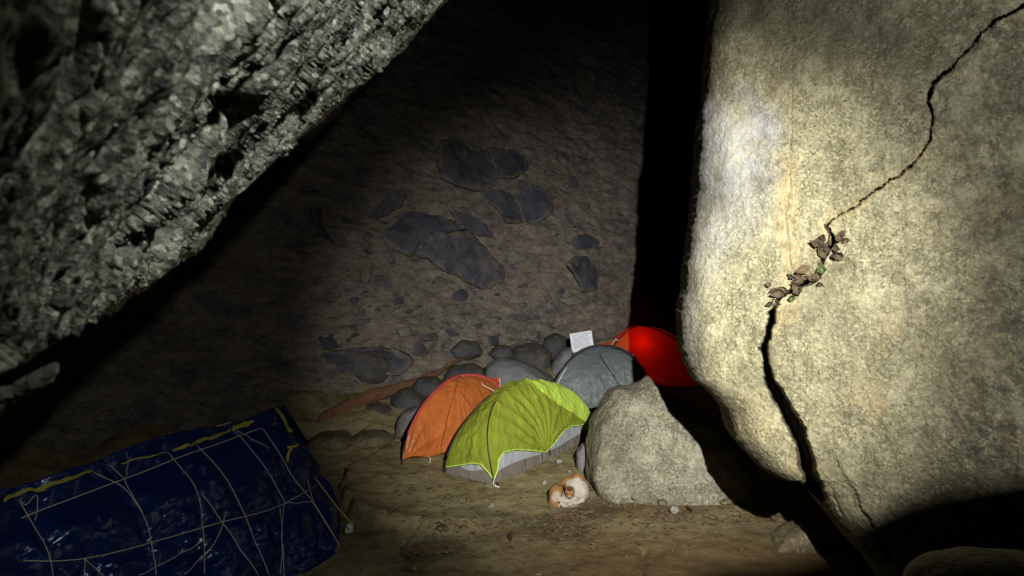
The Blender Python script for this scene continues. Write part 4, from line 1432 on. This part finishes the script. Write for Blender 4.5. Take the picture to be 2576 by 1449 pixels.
# yellow sheeting and ties along the ridge
PADS = [([(1650, 290), (1790, 250)], 0.055), ([(1370, 400), (1640, 310)], 0.032), ([(1225, 455), (1370, 405)], 0.03), ([(840, 550), (1000, 505), (1180, 470)], 0.014),
        ([(230, 735), (420, 670), (640, 595)], 0.035), ([(0, 800), (120, 745), (320, 720)], 0.03)]
for i, (pts, r_) in enumerate(PADS):
    P = on_tarp(pts, 0.02, 16)
    if len(P) < 4:
        continue
    rr = 0.42 * r_ * (0.7 + 0.35 * np.sin(np.linspace(0.3, 2.9, len(P)))) * (1 + 0.12 * np.sin(np.arange(len(P)) * 0.9))
    V, F = tube_arr(P, rr, 8)
    dv3 = V - np.repeat(P, 8, 0)
    V = V - 0.72 * (dv3 @ tn)[:, None] * tn      # pressed flat against the tarpaulin
    V = V + 0.014 * np.stack([pn(V * 14), pn(V * 14 + 5), pn(V * 14 + 9)], -1)
    link('yellow_sheet', mesh_from('yellow_sheet', V, F), M['yellow_pad'], root)
tube('yellow_tie', on_tarp([(2035, 436), (2075, 428), (2105, 413)], 0.02, 8), 0.013, M['yellow_rope'], root)
tube('yellow_tie', on_tarp([(2060, 436), (2038, 475), (2033, 528)], 0.02, 8), 0.013, M['yellow_rope'], root)
ed = np.array([W(691, 1026, 6.85), W(705, 1040, 6.8), W(716, 1058, 6.75), W(722, 1075, 6.7), W(731, 1086, 6.66)])
tube('yellow_sheet', resample(ed, 14), np.interp(np.linspace(0, 1, 14), [0, 0.3, 0.7, 1], [0.012, 0.02, 0.014, 0.02]), M['yellow_pad'], root)

o = tube('guy_rope', np.array([W(791, 1200, 6.5), W(830, 1252, 6.45), W(860, 1290, 6.4), W(889, 1322, 6.38)]), 0.005, M['yellow_rope'])
recenter(o)
tag(o, 'thin yellow guy rope running from the blue tarpaulin down to the floor', 'rope')

# ------------------------------------------------------------------ sleeping dog, curled up
DG = ground_pt(1428, 1277)


def dz(zx, zy, y):
    """place in the dog's own vertical plane: zoom coordinates of the dog, y metres behind the front"""
    px = (2150 + zx * 250 / 1811.0) * 0.6289
    py = (1860 + zy * 250 / 1811.0) * 0.6289
    return W(px, py, DG[1] + y)


BL = [  # centre, radii, (brown, dark)
    ((1120, 640), 0.16, (0.120, 0.12, 0.115), 0, 0),
    ((1300, 760), 0.12, (0.070, 0.09, 0.105), 0, 0),
    ((1160, 430), 0.17, (0.075, 0.09, 0.075), 0.0, 0),
    ((960, 480), 0.19, (0.095, 0.08, 0.06), 0.9, 0),
    ((700, 690), 0.19, (0.100, 0.10, 0.075), 1, 0),
    ((540, 830), 0.12, (0.080, 0.11, 0.10), 0.9, 0),
    ((470, 1000), 0.10, (0.060, 0.09, 0.085), 0.6, 0),
    ((930, 770), 0.02, (0.052, 0.07, 0.060), 1, 0),      # head
    ((925, 880), 0.0, (0.040, 0.055, 0.040), 0.8, 0),    # muzzle
    ((400, 1080), 0.03, (0.030, 0.04, 0.05), 1, 0),      # tail
    ((470, 1160), 0.01, (0.028, 0.035, 0.032), 1, 0),
    ((570, 1190), 0.0, (0.030, 0.03, 0.026), 1, 0.1),
    ((660, 1190), 0.0, (0.024, 0.025, 0.024), 0.9, 0.7),
    ((780, 1040), 0.03, (0.06, 0.04, 0.03), 0, 0),       # hind foot
    ((640, 1000), 0.04, (0.05, 0.05, 0.045), 0.1, 0),
    ((1010, 1060), 0.0, (0.030, 0.03, 0.024), 0, 0),     # paws
    ((940, 1140), -0.01, (0.026, 0.025, 0.020), 0, 0),
    ((1100, 980), 0.02, (0.035, 0.04, 0.030), 0, 0),
    ((1270, 1010), 0.04, (0.040, 0.04, 0.035), 0, 0),
    ((1170, 1070), 0.02, (0.034, 0.03, 0.024), 0, 0),
    ((1090, 1110), 0.0, (0.022, 0.025, 0.018), 0, 0),
    ((900, 1000), 0.06, (0.10, 0.09, 0.06), 0, 0),
    ((800, 1100), 0.08, (0.16, 0.09, 0.05), 0.1, 0),
]
bm = bmesh.new()
info = []
for (zc, yy, rad_, br, dk) in BL:
    c = dz(zc[0], zc[1], yy)
    info.append((c, np.array(rad_), br, dk))
    r = bmesh.ops.create_icosphere(bm, subdivisions=3, radius=1.0)
    for vtx in r['verts']:
        vtx.co = Vector((vtx.co.x * rad_[0] + c[0], vtx.co.y * rad_[1] + c[1], vtx.co.z * rad_[2] + c[2]))
me0 = bpy.data.meshes.new('dog_raw')
bm.to_mesh(me0)
bm.free()
tmp = bpy.data.objects.new('dog_raw', me0)
COL.objects.link(tmp)
rm = tmp.modifiers.new('r', 'REMESH')
rm.mode = 'VOXEL'
rm.voxel_size = 0.0075
smm = tmp.modifiers.new('s', 'SMOOTH')
smm.factor = 0.5
smm.iterations = 5
dg = bpy.context.evaluated_depsgraph_get()
dme = bpy.data.meshes.new_from_object(tmp.evaluated_get(dg))
bpy.data.objects.remove(tmp)
dme.name = 'body'
vc = np.array([v.co[:] for v in dme.vertices])
wsum = np.zeros(len(vc))
br_, dk_ = np.zeros(len(vc)), np.zeros(len(vc))
for c, r, b_, d_ in info:
    dist = np.linalg.norm((vc - c) / r, axis=1)
    w = np.exp(-((dist - 0.0) ** 2) * 3.0)
    wsum += w
    br_ += w * b_
    dk_ += w * d_
br_ = br_ / (wsum + 1e-9)
dk_ = dk_ / (wsum + 1e-9)
dk_ = sstep(0.3, 0.6, dk_)
zxv = ((1288 + FP * vc[:, 0] / vc[:, 1]) / 0.6289 - 2150) * 1811 / 250
zyv = ((724.5 - FP * (vc[:, 2] - CAMZ) / vc[:, 1]) / 0.6289 - 1860) * 1811 / 250
ZV = np.stack([zxv, zyv], -1)
wz_ = 35 * pn(vc * 22)
br_ = sstep(30, -30, zxv + 0.35 * (zyv - 800) - 740 + wz_)
br_ = br_ * (1 - 0.75 * sstep(1.1, 0.5, np.hypot((zxv - 560) / 190, (zyv - 930) / 170) + wz_ / 150))
br_ = np.maximum(br_, sstep(95, 50, seg_dist(ZV, [(560, 600), (700, 510), (900, 370), (1080, 290), (1260, 300), (1330, 420)])[0] + wz_))
br_ = np.maximum(br_, sstep(1.12, 0.92, np.hypot((zxv - 920) / 140, (zyv - 790) / 180)) * (1 - 0.6 * sstep(870, 930, zyv) * sstep(60, 20, np.abs(zxv - 925))))
br_ = np.maximum(br_, 0.35 * sstep(70, 20, seg_dist(ZV, [(1340, 560), (1420, 700), (1400, 900)])[0] + wz_))
br_ = br_ * (1 - sstep(640, 700, zxv + 0.0 * zyv) * sstep(930, 1000, zyv))
dk_ = np.maximum(dk_, 0.75 * sstep(38, 12, seg_dist(ZV, [(640, 600), (740, 570), (765, 680), (735, 800), (690, 900)])[0]))  # shade painted into the coat: dark lines in folds between head, haunch, paws
dk_ = np.maximum(dk_, 0.6 * sstep(26, 8, seg_dist(ZV, [(1050, 640), (1065, 780), (1030, 930)])[0]))
dk_ = np.maximum(dk_, 0.5 * sstep(22, 6, seg_dist(ZV, [(840, 1100), (960, 1090), (1080, 1000), (1250, 960)])[0]))
dk_ = np.maximum(dk_, 0.5 * sstep(20, 6, seg_dist(ZV, [(1090, 1060), (1200, 1010), (1340, 900)])[0]))
dk_ = np.maximum(dk_, 0.55 * sstep(45, 10, seg_dist(ZV, [(330, 940), (400, 1130), (560, 1225), (700, 1215)])[0]))
attr(dme, 'brown', br_)
attr(dme, 'dark', dk_)
dme.polygons.foreach_set('use_smooth', [True] * len(dme.polygons))
dog = empty('dog', (DG[0], DG[1] + 0.1, DG[2]), 'brown and white dog curled up asleep at the foot of the pointed boulder', 'dog')
link('body', dme, M['dog'], dog)


def blob(name, c, r, mat, parent, sub=2, rot=None):
    bm = bmesh.new()
    bmesh.ops.create_icosphere(bm, subdivisions=sub, radius=1.0)
    m_ = bpy.data.meshes.new(name)
    for vtx in bm.verts:
        p = Vector((vtx.co.x * r[0], vtx.co.y * r[1], vtx.co.z * r[2]))
        if rot is not None:
            p = rot @ p
        vtx.co = p + Vector(c)
    bm.to_mesh(m_)
    bm.free()
    m_.polygons.foreach_set('use_smooth', [True] * len(m_.polygons))
    return link(name, m_, mat, parent)


k = NT('dog_ear')
M['ear'] = k.fin((0.09, 0.035, 0.02), 0.9, k.bump(k.noise(150), 0.5, 0.005), 0.2)
import mathutils
blob('ear', dz(945, 690, -0.055), (0.028, 0.012, 0.026), M['ear'], dog, 2, mathutils.Euler((0.3, 0.4, 0.2)).to_matrix())
blob('ear', dz(800, 640, -0.02), (0.016, 0.012, 0.034), M['ear'], dog, 2, mathutils.Euler((0.2, -0.2, 0)).to_matrix())
blob('nose', dz(930, 952, -0.058), (0.010, 0.010, 0.008), M['nose'], dog)
for ex_ in (880, 965):
    tube('eyelid', [dz(ex_ - 22, 838, -0.055), dz(ex_, 850, -0.060), dz(ex_ + 22, 838, -0.055)], 0.0025, M['nose'], dog)
blob('paw_pad', dz(630, 1085, -0.03), (0.012, 0.010, 0.008), M['nose'], dog)


# ------------------------------------------------------------------ leaves in the crack
def leaf_mesh(name, L_, Wd, curl, seed, th=0.0015):
    r = np.random.RandomState(seed)
    nu_, nv_ = 9, 7
    P = np.zeros((nu_, nv_, 3))
    for i in range(nu_):
        t_ = i / (nu_ - 1)
        w = Wd * max(0.04, math.sin(math.pi * min(1, t_ ** 0.8 * 0.95 + 0.04)) ** 1.05) * (1 + 0.2 * r.uniform(-1, 1))
        for j in range(nv_):
            s_ = (j / (nv_ - 1) - 0.5) * 2
            P[i, j] = (s_ * w, t_ * L_, curl * L_ * (t_ - 0.4) ** 2 * 1.6 + curl * 0.5 * w * s_ * s_ + 0.45 * w * abs(s_) + 0.28 * Wd * r.uniform(-1, 1))
    me_ = grid_mesh(name, P)
    bm_ = bmesh.new()
    bm_.from_mesh(me_)
    bmesh.ops.solidify(bm_, geom=bm_.faces[:], thickness=th)
    bm_.to_mesh(me_)
    bm_.free()
    me_.polygons.foreach_set('use_smooth', [True] * len(me_.polygons))
    return me_


def zl(a_, b_):   # zoom of the leaves -> picture
    return ((3050 + a_ * 400 / 1525.0) * 0.6289, (880 + b_ * 380 / 1449.0) * 0.6289)


stem_pts = [(960, 60), (1000, 200), (1020, 310), (1110, 330), (1160, 420)]
h0, _ = ray(BB, *zl(700, 800))
plant = empty('withered_plant', h0, 'withered brown plant with three green leaves rooted in the boulder crack', 'plant')
LEAVES = [(930, 240, 90, 0, 0), (1090, 220, 110, 0.5, 3), (1200, 290, 80, -0.6, 0), (1260, 270, 60, 0.9, 3), (840, 370, 70, 1.2, 0), (920, 420, 55, 0.1, 1), (890, 510, 90, 0.6, 0),
          (990, 430, 70, -0.7, 1), (1130, 510, 80, 1.5, 0), (1190, 480, 55, -0.5, 1), (890, 690, 75, 0.3, 0), (620, 750, 110, 2.0, 3), (730, 850, 55, 0.0, 2), (925, 800, 85, -0.2, 2),
          (870, 910, 75, 2.8, 0), (470, 850, 60, 0.6, 1), (500, 950, 70, -0.2, 1), (560, 890, 55, 1.0, 0), (600, 1060, 95, 0.2, 0), (690, 1010, 95, -0.6, 0), (490, 1060, 70, 2.9, 0),
          (370, 1040, 85, 0.9, 0), (270, 1100, 100, 1.6, 0), (330, 1150, 95, -1.2, 0), (440, 1145, 60, 0.2, 2), (190, 1110, 60, 2.2, 1), (250, 1260, 70, 3.4, 0), (160, 1270, 50, 2.0, 1),
          (140, 985, 45, 1.2, 3)]
r3 = np.random.RandomState(21)
for a_, b_ in ((930, 300), (1180, 250), (880, 440), (1150, 500), (890, 700), (880, 880), (700, 900), (560, 960), (480, 1040), (330, 1080), (250, 1150), (400, 1150), (230, 1230), (640, 1000), (980, 460), (820, 960)):
    LEAVES.append((a_ + r3.uniform(-50, 50), b_ + r3.uniform(-40, 40), r3.uniform(40, 75), r3.uniform(-3, 3), [0, 0, 1, 3][r3.randint(4)]))
lm = [leaf_mesh('leaf', 1.0, 0.27 + 0.03 * i, 0.45 + 0.25 * i, 3 + i) for i in range(5)]
lmats = [M['dryleaf'], M['stem'], M['greenleaf'], M['dryleaf_pale']]
cache = {}
for i, (a_, b_, s_, ang, mi) in enumerate(LEAVES):
    h_, nn = ray(BB, *zl(a_, b_), off=0.03)
    if h_ is None:
        continue
    key = (i % 5, mi)
    if key not in cache:
        m_ = lm[i % 5].copy()
        m_.materials.clear()
        m_.materials.append(lmats[mi])
        cache[key] = m_
    o = bpy.data.objects.new('leaf', cache[key])
    COL.objects.link(o)
    o.parent = plant
    size = s_ * 2 * 0.185 * 5.0 / FP * 1.0
    nn = (nn + Vector((rng.uniform(-.8, .8), 0, rng.uniform(-.8, .8)))).normalized()
    zax = nn
    xax = Vector((math.cos(ang), 0, math.sin(ang)))
    xax = (xax - zax * xax.dot(zax)).normalized()
    yax = zax.cross(xax)
    mw = mathutils.Matrix((xax, yax, zax)).transposed().to_4x4()
    loc_ = h_ - yax * size * 0.5 - plant.location
    o.matrix_local = mathutils.Matrix.Translation(loc_) @ mw @ mathutils.Matrix.Scale(size, 4)
for pts in ([(960, 60), (1000, 200), (1020, 310), (950, 420), (900, 580)], [(900, 580), (850, 700), (820, 850), (760, 980)], [(760, 980), (600, 1040), (400, 1100), (200, 1150), (150, 1300)],
            [(1020, 310), (1110, 330), (1180, 440)], [(500, 900), (520, 1000), (500, 1160)]):
    P = [ray(BB, *zl(*p), off=0.012)[0] for p in pts]
    P = resample(np.array([p[:] for p in P if p is not None]), 14)
    tube('stem', P, 0.006, M['stem'], plant, 5)

# ------------------------------------------------------------------ litter, pebbles, small things on the floor
V, F = [], []
r2 = np.random.RandomState(8)
for (cx, cy, sx, sy_, n_) in ((1690, 1252, 110, 12, 420), (1800, 1238, 45, 12, 160), (1560, 1262, 70, 10, 160), (1440, 1300, 70, 14, 130), (1080, 1388, 60, 14, 120), (1700, 1300, 150, 30, 160), (880, 1335, 18, 10, 50),
                               (1900, 1300, 80, 25, 60), (1400, 1345, 120, 25, 90), (1200, 1330, 200, 40, 60), (1650, 1258, 150, 7, 420), (1500, 1228, 30, 10, 80), (1500, 1330, 500, 70, 200), (1100, 1240, 160, 60, 80)):
    for _ in range(n_):
        a_, b_ = r2.normal(cx, sx * 0.5), r2.normal(cy, sy_ * 0.5)
        h_, nn = ray(GB, a_, min(b_, 1440))
        if h_ is None:
            continue
        sz = r2.uniform(0.012, 0.045)
        an = r2.uniform(0, 6.28)
        ux, uy = math.cos(an) * sz, math.sin(an) * sz
        k0 = len(V)
        z0 = h_.z + 0.006
        V += [(h_.x + ux, h_.y + uy, z0 + r2.uniform(0, 0.02)), (h_.x - uy * 0.5, h_.y + ux * 0.5, z0 + r2.uniform(0, 0.015)), (h_.x - ux, h_.y - uy, z0 + r2.uniform(0, 0.02)),
              (h_.x + uy * 0.5, h_.y - ux * 0.5, z0 + r2.uniform(0, 0.015)), (h_.x, h_.y, z0 + 0.012)]
        F += [(k0, k0 + 1, k0 + 4), (k0 + 1, k0 + 2, k0 + 4), (k0 + 2, k0 + 3, k0 + 4), (k0 + 3, k0, k0 + 4)]
o = link('leaf_litter', mesh_from('leaf_litter', V, F, False), M['litter'])
tag(o, kind='stuff')

V, F = [], []
r4 = np.random.RandomState(15)
for _ in range(2600):
    x_, y_ = r4.uniform(-2.2, 2.2), r4.uniform(5.2, 9.2)
    if fbm(np.array([[x_ * 1.3, y_ * 1.3, 0.0]]), 3)[0] < -0.05 and r4.rand() < 0.75:
        continue
    z_ = float(ground_z(np.array(x_), np.array(y_)))
    s_ = 0.004 + 0.012 * r4.rand() ** 3
    k0 = len(V)
    for d_ in ((1, 0, 0), (-1, 0, 0), (0, 1, 0), (0, -1, 0), (0, 0, 0.8), (0, 0, -0.8)):
        V.append((x_ + s_ * d_[0] * r4.uniform(0.6, 1.3), y_ + s_ * d_[1] * r4.uniform(0.6, 1.3), z_ + 0.3 * s_ + s_ * d_[2]))
    F += [(k0, k0 + 2, k0 + 4), (k0 + 2, k0 + 1, k0 + 4), (k0 + 1, k0 + 3, k0 + 4), (k0 + 3, k0, k0 + 4), (k0 + 2, k0, k0 + 5), (k0 + 1, k0 + 2, k0 + 5), (k0 + 3, k0 + 1, k0 + 5), (k0, k0 + 3, k0 + 5)]
o = link('gravel', mesh_from('gravel', V, F, False), M['brown_stone'])
tag(o, kind='stuff')

PEB = [
    ([(1683, 1283), (1690, 1272), (1703, 1272), (1709, 1282), (1703, 1292), (1692, 1296)], 'pale_stone', 'white jagged flake of stone on the dark soil below the pointed boulder'),
    ([(1818, 1228), (1835, 1222), (1848, 1234), (1845, 1250), (1820, 1252), (1812, 1240)], 'brown_stone', 'biggest tan stone in the heap right of the pointed boulder'),
    ([(1786, 1222), (1800, 1216), (1812, 1226), (1808, 1240), (1790, 1240)], 'brown_stone', 'brown stone beside the biggest tan stone, right of the pointed boulder'),
    ([(1768, 1246), (1776, 1240), (1784, 1246), (1780, 1254), (1770, 1253)], 'pale_stone', 'pale chip in the leaf litter right of the pointed boulder'),
    ([(1798, 1246), (1812, 1242), (1818, 1252), (1806, 1258)], 'brown_stone', 'small brown stone in front of the stone heap'),
    ([(1808, 1262), (1830, 1254), (1846, 1258), (1832, 1268), (1812, 1270)], 'brown_stone', 'flat brown stone lying below the stone heap'),
    ([(1755, 1238), (1765, 1232), (1772, 1240), (1764, 1247)], 'blue_stone', 'dark stone half buried in the leaf litter'),
    ([(1653, 1262), (1668, 1256), (1680, 1264), (1672, 1274), (1656, 1272)], 'brown_stone', 'tan stone in the litter left of the white flake'),
    ([(1398, 1158), (1410, 1152), (1416, 1160), (1408, 1168), (1399, 1166)], 'pale_stone', 'pale pebble under the hem of the green tent'),
    ([(1362, 1212), (1372, 1206), (1378, 1214), (1370, 1222), (1363, 1220)], 'pale_stone', 'flat pale pebble between the green tent and the dog'),
    ([(1426, 1184), (1434, 1181), (1438, 1187), (1431, 1192)], 'pale_stone', 'round white pebble just above the dog'),
    ([(1226, 1272), (1236, 1264), (1245, 1268), (1242, 1277), (1230, 1278)], 'pale_stone', 'flat pale pebble in front of the green tent'),
    ([(1034, 1430), (1042, 1424), (1050, 1430), (1042, 1437)], 'pale_stone', 'tan pebble near the bottom edge of the picture'),
    ([(1093, 1330), (1104, 1322), (1122, 1324), (1130, 1332), (1112, 1334)], 'brown_stone', 'flat brown chip lying alone on the bare floor'),
    ([(1346, 1446), (1354, 1440), (1364, 1446), (1356, 1453)], 'pale_stone', 'pale pebble at the bottom edge of the picture'),
    ([(865, 1335), (872, 1318), (888, 1316), (888, 1340), (870, 1345)], 'white_plastic', 'scrap of white plastic beside the blue tarpaulin'),
    ([(1276, 1350), (1282, 1338), (1290, 1345), (1286, 1362), (1279, 1362)], 'stem', 'dark leaf shaped chip on the floor below the green tent'),
    ([(1238, 1386), (1246, 1382), (1252, 1387), (1244, 1391)], 'blue_stone', 'small dark pebble on the bare floor near the bottom'),
]
for i, (pl, m, lab) in enumerate(PEB):
    by = max(b for a, b in pl)
    ax = np.mean([a for a, b in pl])
    h_, nn = ray(GB, ax, min(by, 1448))
    if h_ is None:
        continue
    wpx = (max(a for a, b in pl) - min(a for a, b in pl)) / FP * h_.y
    nm = 'pebble'
    cat = 'stone'
    if m == 'white_plastic':
        nm, cat = 'plastic_scrap', 'litter'
    o = solid_rock(nm, pl, h_.y + 0.02, wpx * 0.4, wpx * 0.6, M[m], seed=60 + i, nth=24, nr=6, e=0.8, n_big=0.07, n_small=0.05, smooth=1)
    tag(o, lab, cat, 'small stones on the floor' if cat == 'stone' else None)

DL = [(1700, 1250, 0.7), (1735, 1256, 2.0), (1640, 1258, 0.2), (1780, 1262, 1.1), (1720, 1238, 2.6), (1600, 1264, 1.9), (1760, 1226, 0.4), (1830, 1262, 2.9), (1670, 1244, 1.4), (1690, 1262, 2.2),
      (1815, 1215, 0.9), (1545, 1262, 0.5), (1905, 1290, 2.4), (1950, 1318, 0.3), (1740, 1290, 1.0)]
for i, (a_, b_, an) in enumerate(DL):
    h_, nn = ray(GB, a_, b_)
    if h_ is None:
        continue
    m_ = leaf_mesh('dead_leaf', 0.085, 0.030, 0.5, 40 + i, 0.001)
    m_.materials.append(M['dryleaf_pale'] if i % 2 else M['dryleaf'])
    o = bpy.data.objects.new('dead_leaf', m_)
    COL.objects.link(o)
    o.location = h_ + Vector((0, 0, 0.012))
    o.rotation_euler = (0.5, 0.3 * math.sin(i), an)
    tag(o, 'curled dry brown leaf in the litter at the foot of the pointed boulder', 'leaf', 'dry leaves below the pointed boulder')

for o in S.objects:
    if o.type == 'MESH':
        o.data.update()
